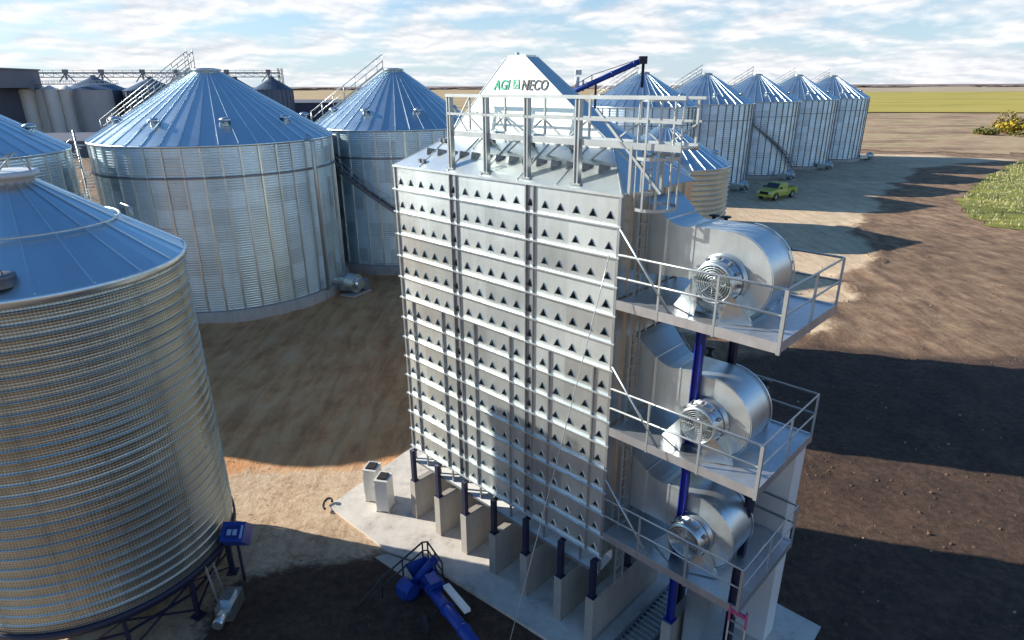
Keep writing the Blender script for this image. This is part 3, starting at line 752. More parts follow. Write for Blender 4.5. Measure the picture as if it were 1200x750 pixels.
# lettering on the upper front face
e1 = Vector((1, 0, 0)); fdir = (Vector((-5, PK[0][1], zp))-Vector((-5, ins, zk))).normalized(); nrm = e1.cross(fdir).normalized()
def lettering(txt, x, zt, size, mat, sx=1.0):
    cu = bpy.data.curves.new('txt', 'FONT'); cu.body = txt; cu.size = size; cu.shear = .22; cu.extrude = .006; cu.offset = .009; cu.space_character = 1.06; cu.align_x = 'LEFT'
    o = bpy.data.objects.new('tmp', cu); COL.objects.link(o); bpy.context.view_layer.update()
    me = bpy.data.meshes.new_from_object(o.evaluated_get(bpy.context.evaluated_depsgraph_get())); bpy.data.objects.remove(o)
    me.materials.clear(); me.materials.append(mat)
    for f in me.polygons: f.material_index = 0
    s = (zt-zk)/fdir.z; org = Vector((x, ins, zk))+fdir*s+nrm*.012
    if nrm.y > 0: org -= nrm*.024
    M = Matrix((e1*sx, fdir, nrm if nrm.y < 0 else -nrm)).transposed().to_4x4(); M.translation = org
    me.transform(M); q = bpy.data.objects.new('lettering', me); COL.objects.link(q); q.parent = pk; return q
lettering('AGI', -5.34, 15.28, .36, TGREEN, .96); lettering('NECO', -4.30, 15.27, .36, TGREY, .90)
b = MB(); zt0 = 15.29; x0 = -4.60
def onface(x, z, off=.012): s = (z-zk)/fdir.z; q = Vector((x, ins, zk))+fdir*s; n_ = nrm if nrm.y < 0 else -nrm; return q+n_*off
sq = [(x0, zt0), (x0+.24, zt0), (x0+.24, zt0+.25), (x0, zt0+.25)]
b.prism([onface(*q) for q in sq], (nrm if nrm.y < 0 else -nrm)*.004)
for P_ in ([(x0+.02, zt0+.02), (x0+.05, zt0+.02), (x0+.20, zt0+.17), (x0+.17, zt0+.20)], [(x0+.09, zt0+.21), (x0+.21, zt0+.22), (x0+.21, zt0+.10)], [(x0+.13, zt0+.02), (x0+.17, zt0+.02), (x0+.21, zt0+.06), (x0+.21, zt0+.09)]):
    b.quad(*[onface(*q, .019) for q in P_], mi=1)
b.build('emblem', [TGREEN, WHITE], pk)
# small hooded vents on the front roof slope
for i in range(14):
    u = -7.35+.49*i; v = .52; z = ZT+.02+(v+ov)*(zk-ZT-.02)/(ins+ov); w_ = .16
    b = MB(); b.add([(u-w_, v+.16, z+.115), (u+w_, v+.16, z+.115), (u, v-.10, z-.04), (u, v-.06, z+.17)], [(0, 3, 2)], 0); b.add([(u-w_, v+.16, z+.115), (u+w_, v+.16, z+.115), (u, v-.10, z-.04), (u, v-.06, z+.17)], [(1, 2, 3)], 1)
    b.add([(u-w_, v+.16, z+.115), (u+w_, v+.16, z+.115), (u, v-.06, z+.17)], [(0, 1, 2)], 0); b.build('roof_vent', [DRYW, DARKST], dry, fix=False)
# roof catwalk
cw = MB(); FZ = 14.15
cw.bb((-5.95, .12, FZ-.07), (1.30, .18, FZ+.07)); cw.bb((-5.95, .82, FZ-.07), (1.30, .88, FZ+.07)); cw.bb((-5.95, .18, FZ-.02), (1.30, .82, FZ+.02))
cwo = cw.build('catwalk', RAIL, dry)
pu = [-5.87, -4.44, -2.97, -1.37]
for u in pu:
    b = MB(); z0 = ZT+.02+(.12+ov)*.68
    b.bb((u-.07, .06, z0-.05), (u-.035, .20, 15.10)); b.bb((u+.035, .06, z0-.05), (u+.07, .20, 15.10)); b.bb((u-.035, .10, z0), (u+.035, .12, 15.10)); b.bb((u-.17, .02, z0-.04), (u+.17, .24, z0)); b.build('catwalk_post', RAIL, cwo)
b = MB(); b.bb((-5.95, .04, 15.10), (1.36, .13, 15.18)); b.bb((-5.95, .06, 14.64), (1.30, .10, 14.70))
b.bb((-5.95, .86, 15.10), (1.36, .93, 15.16)); b.bb((-5.95, .88, 14.64), (1.30, .91, 14.69))
for i in range(6): u = -5.9+i*1.42; b.bb((u-.025, .87, FZ), (u+.025, .92, 15.1))
for i in range(5):
    u0, u1 = -5.9+i*1.42, -5.9+(i+1)*1.42
    b.bar((u0, .84, 13.6), (u1, .84, FZ+.45), .035); b.bar((u1, .84, 13.6), (u0, .84, FZ+.45), .035)
b.bar((-5.9, .08, 14.0), (-5.9, .9, 15.1), .03); b.bar((-5.9, .9, 14.0), (-5.9, .08, 15.1), .03); b.bb((-5.93, .1, 15.1), (-5.88, .9, 15.15))
b.build('guard_rail', RAIL, cwo)
for (u, v) in ((-5.2, 1.05), (-3.7, 1.05), (-2.2, 1.05), (-7.2, .95), (-7.25, .15)):
    z = ZT+.03+(v+ov)*.68
    b = MB()
    for s_ in (-.09, .09): b.box((u+s_, v, z+.05), (.09, .09, .10))
    b.box((u, v, z+.04), (.2, .03, .03))
    b.build('roof_bracket', DARKST, dry)
b = MB(); b.bar((-.9, .15, 14.9), (.9, .15, 13.2), .06); b.bar((.1, .15, 13.1), (.1, .15, FZ), .07); b.bar((.5, .8, 13.1), (.5, .8, FZ), .06); b.bar((0, .15, 13.12), (.5, .5, 13.12), .06); b.build('support_brace', RAIL, cwo)
# caged ladder
LU, LV = .22, .6
b = MB()
for v in (.42, .80): b.bar((LU, v, 2.0), (LU, v, 14.1), .04)
z = 2.2
while z < 14: b.tube([(LU, .42, z), (LU, .80, z)], .016, 6); z += .3
lad = b.build('ladder', RAIL, dry)
b = MB(); cu_, cv_ = .50, .60; cr2 = .46
for i in range(8):
    a = R(-125+i*250/7)
    x, y = cu_+cr2*math.cos(a), cv_+cr2*math.sin(a)*1.2; b.bar((x, y, 12.8), (x, y, 15.12), .045, .02, upv=(math.cos(a), math.sin(a), 0))
for z in (12.8, 13.9, 15.1):
    P = [(cu_+cr2*math.cos(R(-125+i*250/15)), cv_+cr2*math.sin(R(-125+i*250/15))*1.2, z) for i in range(16)]
    for i in range(15): b.bar(P[i], P[i+1], .02, .07)
b.build('safety_cage', RAIL, lad)

# ---- platforms with blowers
PZ = [10.62, 7.2, 3.93]
def rail_run(b, P, h=1.12, r=.028, posts=None):
    for hh in (h, h*.52): b.tube([q+Vector((0, 0, hh)) for q in P], r, 6)
for n_, z0 in enumerate(PZ):
    PU, PV = 3.86, 3.15
    b = MB(); b.bb((.05, 0, z0-.05), (PU, PV, z0))
    for v in (0, PV): b.bb((.03, v-.02 if v else -.045, z0-.20), (PU+.03, v+.045 if v else .02-.022, z0+.03))
    b.bb((PU+.002, 0, z0-.20), (PU+.045, PV, z0+.03))
    for i in range(1, 6): b.bb((i*PU/6-.03, .01, z0-.18), (i*PU/6+.03, PV-.01, z0-.052))
    pf = b.build('platform', [galv('deck_steel_%d' % n_, (.66, .68, .70), .38, .8, .2, 1.4, .06)], dry)
    b = MB(); c1, c2, c3, c4 = Vector((.03, -.03, z0)), Vector((PU+.03, -.03, z0)), Vector((PU+.03, PV+.03, z0)), Vector((.03, PV+.03, z0))
    rail_run(b, [c1, c2, c3, c4])
    for q in (Vector((1.15, -.03, z0)), Vector((2.5, -.03, z0)), c2, (c2+c3)/2, c3, Vector((2.4, PV+.03, z0)), Vector((1.1, PV+.03, z0))):
        ww = .075 if (q-c2).length < .1 else .045
        b.bb((q.x-ww/2, q.y-ww/2, z0-.22), (q.x+ww/2, q.y+ww/2, z0+1.12))
    b.build('railing', RAIL, pf)
    for v in (-.03, PV+.03): b = MB(); b.tube([(.04, v, z0+1.72), (1.45, v, z0+.05)], .032, 6); b.build('brace', RAIL, pf)
    # blower scroll
    cu_, cz = 2.33, z0+.86; r0 = .90; vf, vb = .72, 1.80
    prof = []
    zt_out = cz+r0+.14
    for i in range(29):
        a = R(90-i*240/28); rr_ = r0*(1.12-.12*i/28) if i < 28 else r0
        prof.append((cu_+rr_*math.cos(a), cz+rr_*math.sin(a)))
    zb_out = cz-.18
    prof.append((1.62, zb_out)); prof.append((1.45, zb_out)); prof.append((1.45, cz+r0*1.12))
    b = MB(); b.prism([(x, vf, z) for x, z in prof], (0, vb-vf, 0), 0, True)
    # flanged rims of the side plates
    for v in (vf, vb):
        P = [Vector((x+(x-cu_)*.035, v, z+(z-cz)*.035)) for x, z in prof[:29]]
        for i in range(28): b.bar(P[i], P[i+1], .012, .05, upv=(0, 1, 0))
    bl = b.build('blower', [galv('blower_steel_%d' % n_, (.66, .73, .74), .36, .82, .12, 1.5)], dry)
    # inlet bell, guard and bearing ring
    ic, iz = cu_-.08, cz-.02
    def ylathe(b, prof_, c, n=40, mi=0):
        vs = [(c[0]+r_*math.cos(2*PI*j/n), y, c[1]+r_*math.sin(2*PI*j/n)) for (r_, y) in prof_ for j in range(n)]
        fs = [(i*n+j, i*n+(j+1) % n, (i+1)*n+(j+1) % n, (i+1)*n+j) for i in range(len(prof_)-1) for j in range(n)]
        b.add(vs, fs, mi, True)
    b = MB(); ylathe(b, [(.56, vf-.01), (.52, vf-.10), (.50, vf-.12), (.50, vf-.20), (.46, vf-.20), (.46, vf-.42), (.43, vf-.50), (.41, vf-.50), (.41, vf)], (ic, iz))
    b.build('inlet_bell', GALV, bl)
    b = MB(); ylathe(b, [(.505, vf-.13), (.53, vf-.15), (.505, vf-.17)], (ic, iz)); 
    for i in range(12): a = i*PI/6; b.box((ic+.51*math.cos(a), vf-.30, iz+.51*math.sin(a)), (.05, .12, .05))
    b.build('inlet_vanes', DARKST, bl)
    b = MB(); yg = vf-.49
    for r_ in (.05, .10, .15, .20, .25, .30, .35, .40): b.tube([(ic+r_*math.cos(i*PI/16), yg, iz+r_*math.sin(i*PI/16)) for i in range(32)], .010, 5, closed=True)
    for i in range(4): a = i*PI/4; b.bar((ic-.41*math.cos(a), yg, iz-.41*math.sin(a)), (ic+.41*math.cos(a), yg, iz+.41*math.sin(a)), .018)
    b.build('inlet_guard', GALV, bl)
    b = MB(); ylathe(b, [(0, vf-.35), (.16, vf-.35), (.16, vf-.1), (.38, vf-.05), (.40, vf+.02)], (ic, iz), 24); b.build('motor', GALV, bl)
    # sheet stands at both sides of the inlet
    b = MB()
    b.add([(ic-.42, vf-.48, iz+.05), (ic-1.05, vf-.15, z0+.03), (ic-.95, vf-.02, z0+.03), (ic-.35, vf-.02, iz+.2), (ic-.30, vf-.5, z0+.30), (ic-.35, vf-.5, z0+.03)], [(0, 1, 2, 3), (0, 4, 5, 1)])
    b.add([(ic+.40, vf-.45, iz-.15), (ic+.86, vf-.22, z0+.03), (ic+.75, vf-.02, z0+.03), (ic+.40, vf-.02, iz-.1), (ic+.2, vf-.5, z0+.3), (ic+.25, vf-.5, z0+.03)], [(0, 3, 2, 1), (0, 1, 5, 4)])
    b.box((ic, vf+.5, z0+.02), (1.5, 1.3, .03)); b.build('stand', GALV, bl)
    # duct flaring up to the dryer wall
    b = MB(); S = []
    for i in range(9):
        f = i/8; x = 1.45-1.42*f; e = f*f*(3-2*f)
        va = vf+.16*e; vb_ = vb+.65*e; zb_ = zb_out-.15*e; zt_ = cz+r0*1.12+.42*e-.16*math.sin(PI*f)
        S.append([(x, va, zb_), (x, vb_, zb_), (x, vb_, zt_), (x, va, zt_)])
    vs = [q for s_ in S for q in s_]; fs = [(i*4+j, i*4+(j+1) % 4, (i+1)*4+(j+1) % 4, (i+1)*4+j) for i in range(8) for j in range(4)]
    b.add(vs, fs)
    for i in (0, 4): 
        s_ = S[i]
        for j in range(4): b.bar(Vector(s_[j])+Vector((.012, 0, 0)), Vector(s_[(j+1) % 4])+Vector((.012, 0, 0)), .03, .06)
    b.build('duct', [bpy.data.materials['blower_steel_%d' % n_]], bl)
    # gas train pipes and valves behind the duct
    b = MB(); zz = z0+1.5
    b.tube([(.12, 2.2, zz), (.7, 2.2, zz), (.7, 2.55, zz), (1.5, 2.55, zz), (1.5, 2.55, zz-.6), (2.3, 2.55, zz-.6), (2.3, 2.9, zz-.6), (2.85, 2.9, zz-.6), (2.85, 2.9, z0)], .045, 8)
    for q in ((.45, 2.2, zz), (1.0, 2.55, zz), (1.3, 2.55, zz), (1.9, 2.55, zz-.6), (2.7, 2.9, zz-.6)):
        b.lathe([(.10, -.10), (.10, .10), (.05, .12), (.05, .26), (.13, .27), (.13, .30), (0, .31)], 10, q)
    b.tube([(.8, 2.3, zz+.0), (.8, 2.3, z0)], .03, 6); b.tube([(2.7, 2.9, zz-.6), (2.7, 2.9, z0)], .03, 6); b.build('gas_train', PIPE, bl)
# columns, rear enclosure
for (u, v, za, zb_, mt) in ((1.93, .62, 1.75, PZ[0]-.2, BLUEC), (2.0, 2.3, 1.75, PZ[0]-.2, NAVY), (3.15, 1.75, .05, PZ[1]-.2, NAVY), (3.72, .07, .05, 4.95, NAVY), (1.2, 2.7, .05, PZ[2]-.2, NAVY)):
    b = MB(); b.bb((u-.085, v-.085, za), (u-.065, v+.085, zb_)); b.bb((u+.065, v-.085, za), (u+.085, v+.085, zb_)); b.bb((u-.065, v-.01, za), (u+.065, v+.01, zb_)); b.bb((u-.14, v-.14, za-.02), (u+.14, v+.14, za)); b.build('column', mt, dry)
b = MB(); b.bb((2.75, 3.22, .05), (3.62, 3.9, 6.75)); b.bb((2.7, 3.19, 6.75), (3.66, 3.93, 6.83)); b.build('rear_enclosure', WHITE, dry)
b = MB(); b.add([(2.2, .9, 2.9), (2.9, .9, 2.9), (2.6, .9, .5), (2.2, .9, .5), (2.2, 2.2, 2.9), (2.9, 2.2, 2.9), (2.6, 2.2, .5), (2.2, 2.2, .5)], [(0, 1, 2, 3), (4, 7, 6, 5), (0, 4, 5, 1), (1, 5, 6, 2), (3, 2, 6, 7), (0, 3, 7, 4)]); b.build('discharge_chute', GALV, dry)

# ------------------------------------------------------------------ pad, piers
padp = [(-11.3, -2.15), (-7.55, -2.05), (-6.1, -1.5), (-1.0, -1.02), (1.4, -1.0), (4.9, -.9), (4.65, 5.0), (-12.4, 4.9), (-12.3, 2.6)]
b = MB(); b.prism([wpt(u, v, -.3) for u, v in padp], (0, 0, .38)); pad = b.build('concrete_pad', CONCP); struct(pad)
b = MB(); b.prism([wpt(u, v, -.3) for u, v in [(-7.7, -2.5), (-5.9, -2.35), (-5.4, -1.75), (-6.0, -1.56), (-7.5, -2.1)]], (0, 0, .3)); pad2 = b.build('concrete_apron', CONC); struct(pad2)
names_p = ['concrete pier wall at the left end of the dryer, nearest the white cabinets', 'second concrete pier wall counting from the white cabinets', 'third concrete pier wall from the cabinets, still in sunlight',
           'fourth concrete pier wall, where the shade begins, with a sunlit strip on top', 'fifth concrete pier wall from the cabinets, crossed by the steel cable', 'sixth concrete pier wall, fully shaded beside the cable',
           'concrete pier wall under the near right corner of the dryer', 'shorter concrete pier wall under the blue column of the fan platforms']
for i in range(8):
    u0 = -W-.02+i*1.4 if i < 6 else (-.26 if i == 6 else 1.78)
    v0, v1 = (-.28, DD+.1) if i < 7 else (.45, 2.7)
    l = wpt(u0+.14, v0)
    b = MB(); z1 = 1.68; L_ = v1-v0
    vs = [(-.14, 0, .0), (.14, 0, .0), (.14, L_, .0), (-.14, L_, .0), (-.14, 0, z1-.03), (.14, 0, z1-.03), (.14, L_, z1-.03), (-.14, L_, z1-.03), (-.11, .03, z1), (.11, .03, z1), (.11, L_-.03, z1), (-.11, L_-.03, z1)]
    b.add(vs, [(0, 1, 5, 4), (1, 2, 6, 5), (2, 3, 7, 6), (3, 0, 4, 7), (4, 5, 9, 8), (5, 6, 10, 9), (6, 7, 11, 10), (7, 4, 8, 11), (8, 9, 10, 11)])
    o = b.build('concrete_pier', CONCW); o.location = l; o.rotation_euler = (0, 0, RZ); tag(o, names_p[i], 'pier', 'concrete piers under the dryer')

# drag conveyor lying between the last piers
cv = thing('slat_conveyor', 'open slat conveyor frame lying between the last two concrete piers', 'conveyor', wpt(.95, 0, .08), RZ)
b = MB()
for s_ in (-.38, .38): b.bb((s_-.03, -.3, .03), (s_+.03, 3.2, .24))
b.build('frame', DARKST, cv)
b = MB()
for i in range(18): b.bb((-.35, -.25+i*.19, .17), (.35, -.22+i*.19, .21))
b.build('slats', RAIL, cv)

# step ladder with pink top leaning on lowest platform
ld = thing('extension_ladder', 'aluminium ladder with pink top end leaning on the lowest fan platform', 'ladder', wpt(4.25, -.85, .08), RZ)
b = MB(); f0 = [Vector((-.2, 0, 0)), Vector((.2, 0, 0))]; tp = Vector((-.32, .80, 3.75))
for q in f0: b.bar(q, q+tp, .035, .09)
b.build('side_rails', RAIL, ld)
b = MB()
for i in range(12): q = tp*((i+.7)/12.5); b.bar(f0[0]+q, f0[1]+q, .04, .03)
b.build('rungs', RAIL, ld)
b = MB()
for q in f0: b.bar(q+tp*.93, q+tp*1.03, .05, .11)
b.bar(f0[0]+tp, f0[1]+tp, .06, .09); b.build('top_end', PINK, ld)

# control cabinets
def cabinet(label, c, rz, h):
    t = thing('control_cabinet', label, 'cabinet', c, rz, 'white control cabinets on the pad')
    b = MB(); b.bb((-.24, -.30, .06), (.24, .30, h)); b.bb((-.27, -.33, h), (.27, .33, h+.04)); b.build('housing', CABI, t)
    b = MB(); b.bb((-.17, -.22, h+.042), (.17, .20, h+.10)); b.build('top_panel', BLACK, t)
    b = MB()
    for s_ in (-.24, .24): b.bb((s_-.03, -.31, 0), (s_+.03, -.25, .06)); b.bb((s_-.03, .25, 0), (s_+.03, .31, .06))
    b.bb((-.30, -.25, .3), (-.242, .25, h-.2)); b.build('door', CABI, t)
    b = MB(); b.bb((-.325, -.20, h*.5), (-.302, -.16, h*.5+.18)); b.build('handle', DARKST, t)
    b = MB()
    for i in range(5): b.bb((-.312, -.18, .5+i*.06), (-.302, .18, .52+i*.06))
    b.build('louvre', DARKST, t)
cabinet('nearer of two white cabinets on the concrete pad, its front toward the first pier', (-4.92, 20.15, .08), R(-12), 1.38)
cabinet('farther white cabinet on the pad, set just behind and left of the nearer one', (-5.48, 20.78, .08), R(-12), 1.42)
# curved black hose at pad corner
b = MB(); P = [Vector(wpt(-11.25, -2.1, .12))+Vector((math.cos(a)*.16-.1, math.sin(a)*.26, .05+.06*math.sin(a))) for a in [R(20+i*15) for i in range(17)]]
b.tube(P, .045, 8); tag(b.build('pipe_offcut', RUBBER), 'short curved black pipe lying at the left corner of the concrete pad', 'pipe')

# blue loading equipment in the foreground
au = thing('grain_auger', 'blue grain auger with intake hopper in the shade at the bottom of the picture', 'auger', (-2.75, 15.8, 0), R(-60))
b = MB(); b.tube([(-.35, 0, .35), (3.4, 0, 1.11)], .18, 16)
for i in range(3): x = .3+i*1.2; b.tube([(x, 0, .35+(x+.35)*.202), (x+.06, 0, .36+(x+.41)*.202)], .215, 16)
b.build('tube', BLUE, au)
b = MB(); b.add([(-1.0, -.38, .62), (.1, -.38, .62), (.1, .38, .62), (-1.0, .38, .62), (-.7, -.15, .2), (-.1, -.15, .2), (-.1, .15, .2), (-.7, .15, .2)], [(0, 1, 5, 4), (1, 2, 6, 5), (2, 3, 7, 6), (3, 0, 4, 7), (4, 5, 6, 7)])
b.build('intake_hopper', BLUE, au)
b = MB(); b.box((.35, .05, .78), (.5, .34, .32)); b.tube([(.1, .3, .6), (.55, .3, .6)], .13, 14); b.build('drive_housing', BLUE, au)
b = MB(); b.bar((.9, .27, .98), (2.4, .27, 1.28), .20, .10); b.build('cover_strip', WHITE, au)
b = MB()
for s_ in (-.5, .5):
    b.bar((1.2, 0, .62), (1.35, s_*1.3, .28), .06); b.tube([(1.35, s_*1.3-.07, .3), (1.35, s_*1.3+.07, .3)], .28, 18)
b.build('wheels', RUBBER, au)
sc_ = thing('intake_conveyor', 'small blue intake conveyor with round motor cover beside the black guard frame', 'conveyor', (-3.25, 15.9, 0), R(46))
b = MB(); b.tube([(-.1, 0, .25), (1.0, 0, .75)], .15, 14); b.build('tube', BLUE, sc_)
b = MB(); b.tube([(-.2, -.28, .3), (-.2, .28, .3)], .26, 18); b.box((-.25, 0, .3), (.5, .42, .36)); b.build('motor_cover', BLUE, sc_)
b = MB(); b.box((.1, 0, .05), (.9, .7, .06)); b.bar((.9, -.2, 0), (.9, 0, .68), .05); b.bar((.9, .2, 0), (.9, 0, .68), .05); b.build('base', NAVY, sc_)
# guard frame
gr = thing('guard_frame', 'black tubular guard frame standing at the pad edge over the blue conveyor', 'guard rail', (-3, 16.6, 0), 0)
b = MB(); Pt = [Vector(q) for q in ((-1.9, -1.35, 0), (-1.2, -.9, .75), (-.05, .42, 1.05), (.12, .45, 1.05), (.72, -.55, 1.05), (.75, -1.1, .1))]
b.tube([Pt[0], Pt[1], Pt[2], Pt[3], Pt[4]], .032, 8)
b.tube([q-Vector((0, 0, .35)) if i else q for i, q in enumerate(Pt[:5])], .028, 8)
b.build('top_rail', PIPE, gr)
b = MB()
for q in (Pt[1], (Pt[1]+Pt[2])/2, Pt[2], Pt[3], (Pt[3]+Pt[4])/2, Pt[4]): b.tube([(q.x, q.y, -.02), q], .028, 8)
b.build('uprights', PIPE, gr)

# cable in front of the dryer
a_ = Vector(wpt(-.10, -.20, 11.75)); b_ = Vector((-.52, 12.1, 0.0))
b = MB(); b.tube([a_.lerp(b_, i/14)+Vector((0, 0, -.10*math.sin(PI*i/14))) for i in range(15)], .012, 6)
tag(b.build('guy_cable', RAIL), 'thin pale steel cable running from the dryer corner down to the ground in front', 'cable')

# blue auger rising behind the dryer peak
ba = thing('discharge_auger', 'blue auger spout rising to the right behind the lettered dryer peak', 'auger', (2.2, 31.5, 0), 0)
A0, A1 = Vector((-.6, 1.0, 14.45)), Vector((4.0, .5, 16.45))
b = MB(); b.tube([A0, A1], .13, 14)
for f in (.2, .45, .7, .92): q = A0.lerp(A1, f); q2 = A0.lerp(A1, f+.012); b.tube([q, q2], .16, 14)
b.build('tube', BLUE, ba)
b = MB(); t0, t1 = A0.lerp(A1, .05)+Vector((0, 0, .13)), A0.lerp(A1, .95)+Vector((0, 0, .13)); mid_ = A0.lerp(A1, .5)+Vector((0, 0, .38)); b.tube([t0, mid_, t1], .02, 6); b.bar(A0.lerp(A1, .5), mid_, .04); b.build('truss_cable', DARKST, ba)
b = MB(); b.box(A1+Vector((.05, 0, .02)), (.36, .34, .34)); b.tube([A1+Vector((.08, 0, -.15)), A1+Vector((.08, 0, -1.2))], .07, 10); b.build('head_spout', NAVY, ba)
b = MB(); b.tube([(1.0, .9, 15.3), (1.0, .9, 15.75)], .12, 12); b.box((1.05, .9, 15.95), (.3, .3, .22)); b.tube([(1.3, .85, 15.1), (1.3, .85, 15.6)], .05, 8); b.build('motor', WHITE, ba)
b = MB(); b.bar((-.2, .95, 13.2), (-.2, .95, 14.6), .12); b.bar((1.9, .75, 12.9), (1.9, .75, 15.4), .1); b.build('support_post', NAVY, ba)

# aeration fans by the bins
def aer_fan(label, loc, rz, s=1.0, m=GALV):
    t = thing('aeration_fan', label, 'fan', loc, rz, 'aeration fans at the bin bases')
    b = MB(); P = [(0, .75*math.cos(a)*s, (.95+.75*math.sin(a))*s) for a in [R(i*20) for i in range(18)]]
    b.prism([(q[0]-.35*s, q[1], q[2]) for q in P], (.7*s, 0, 0), 0, True); b.build('scroll', m, t)
    b = MB(); b.tube([(.35*s, 0, .95*s), (.75*s, 0, .95*s)], .42*s, 20); b.build('inlet', GALV, t)
    b = MB(); b.bb((-1.9*s, -.45*s, .35*s), (-.35*s, .45*s, 1.1*s)); b.build('duct', m, t)
    b = MB(); b.box((.1*s, .9*s, .5*s), (.9*s, .7*s, .5*s)); b.tube([(-.3*s, .9*s, .95*s), (.5*s, .9*s, .95*s)], .26*s, 14); b.build('motor', DARKST, t)
    b = MB(); b.box((0, .2*s, .1*s), (1.3*s, 2.2*s, .14*s)); b.build('base', CONC, t); return t
f0_ = aer_fan('aeration fan with round inlet at the foot of the widest bin, left of the dryer', (-12.4, 46.9, 0), R(-25), 1.0)
for (lb, x, y, rz) in (('aeration fan at the foot of the bin in the right-hand row just past the pickup', 47.3, 108.0, -40), ('aeration fan at the foot of the fourth right-hand bin', 60.0, 121.0, -40),
                       ('aeration fan at the foot of the second right-hand bin, left of the pickup', 35.4, 96.5, -40), ('aeration fan standing out on the ground at the far end of the right-hand row', 76.3, 137.0, -10)):
    o = copy_tree(f0_); o.location = (x, y, 0); o.rotation_euler = (0, 0, R(rz)); o['label'] = lb

# ------------------------------------------------------------------ pickup truck
tr = thing('pickup_truck', 'lime green crew-cab pickup parked at the foot of the right-hand bins', 'pickup truck', (38.0, 90.2, 0.04), R(38+180))
TS = 1.22
def sec_loft(b, secs, mi=0):
    n = len(secs[0]); vs = [q for s_ in secs for q in s_]; fs = [(i*n+j, i*n+(j+1) % n, (i+1)*n+(j+1) % n, (i+1)*n+j) for i in range(len(secs)-1) for j in range(n)]
    fs += [tuple(range(n)), tuple(range((len(secs)-1)*n, len(secs)*n))]; b.add(vs, fs, mi)
def sect(x, w_, zb_, zt_, tw_=None):
    tw_ = tw_ or w_-.08; return [(x*TS, -w_*TS, zb_*TS), (x*TS, w_*TS, zb_*TS), (x*TS, w_*TS, (zb_+zt_)/2*TS), (x*TS, tw_*TS, zt_*TS), (x*TS, -tw_*TS, zt_*TS), (x*TS, -w_*TS, (zb_+zt_)/2*TS)]
b = MB(); sec_loft(b, [sect(2.75, .86, .5, .95), sect(2.6, .96, .45, 1.12), sect(1.45, .98, .45, 1.22), sect(1.2, .98, .45, 1.22), sect(-.75, .98, .45, 1.22)])
b.build('body', LIME, tr)
b = MB(); sec_loft(b, [sect(1.35, .90, 1.22, 1.24, .86), sect(.75, .90, 1.22, 1.84, .72), sect(-.5, .90, 1.22, 1.86, .72), sect(-.75, .90, 1.22, 1.80, .70)]); cabo = b.build('cab', LIME, tr)
b = MB()
b.quad(*[(x*TS, y*TS, z*TS) for x, y, z in ((1.31, -.80, 1.30), (1.31, .80, 1.30), (.80, .68, 1.82), (.80, -.68, 1.82))]); b.build('windscreen', GLASS, cabo)
for s_ in (-1, 1):
    for (x0, x1) in ((.95, .18), (.08, -.62)):
        b = MB(); xt0 = min(x0, .72)
        b.quad(*[(x*TS, s_*y*TS, z*TS) for x, y, z in ((x0, .905, 1.30), (x1, .905, 1.30), (x1, .775, 1.76), (xt0, .775, 1.76))]); b.build('side_window', GLASS, cabo)
b = MB(); b.bb((-2.75*TS, -.98*TS, .5*TS), (-.78*TS, -.92*TS, 1.22*TS)); b.bb((-2.75*TS, .92*TS, .5*TS), (-.78*TS, .98*TS, 1.22*TS)); b.bb((-2.80*TS, -.98*TS, .5*TS), (-2.74*TS, .98*TS, 1.2*TS)); b.bb((-2.74*TS, -.92*TS, .62*TS), (-.78*TS, .92*TS, .68*TS)); b.bb((-2.0*TS, -.5*TS, .7*TS), (-1.0*TS, .5*TS, 1.3*TS), 1)
b.build('bed', [LIME, DARKST], tr)
for s_ in (-1, 1):
    for x in (1.78, -1.75):
        wb = MB(); wb.tube([(x*TS, s_*.76*TS, .40*TS), (x*TS, s_*1.0*TS, .40*TS)], .40*TS, 22); wh = wb.build('wheel', RUBBER, tr)
        wb = MB(); wb.tube([(x*TS, s_*.99*TS, .40*TS), (x*TS, s_*1.015*TS, .40*TS)], .23*TS, 16); wb.build('rim', CHROME, wh)
        wb = MB(); P = [(x*TS+.5*TS*math.cos(a), s_*.985*TS, .42*TS+.5*TS*math.sin(a)) for a in [R(i*15) for i in range(13)]]
        wb.tube(P, .05, 6); wb.build('fender_trim', BLACK, wh)
for s_ in (-1, 1): b = MB(); b.bb((2.62*TS, (s_*.72-.16)*TS, .82*TS), (2.78*TS, (s_*.72+.16)*TS, 1.0*TS)); b.build('headlight', LAMP, tr)
b = MB(); b.bb((2.70*TS, -.52*TS, .72*TS), (2.785*TS, .52*TS, 1.0*TS)); b.build('grille', BLACK, tr)
b = MB(); b.bb((2.68*TS, -.95*TS, .46*TS), (2.90*TS, .95*TS, .66*TS)); b.bb((-2.95*TS, -.9*TS, .5*TS), (-2.8*TS, .9*TS, .62*TS)); b.build('bumper', LIME, tr)
for s_ in (-1, 1): b = MB(); b.bb((.95*TS, (s_*1.08-.09)*TS, 1.25*TS), (1.08*TS, (s_*1.08+.09)*TS, 1.45*TS)); b.build('mirror', BLACK, tr)

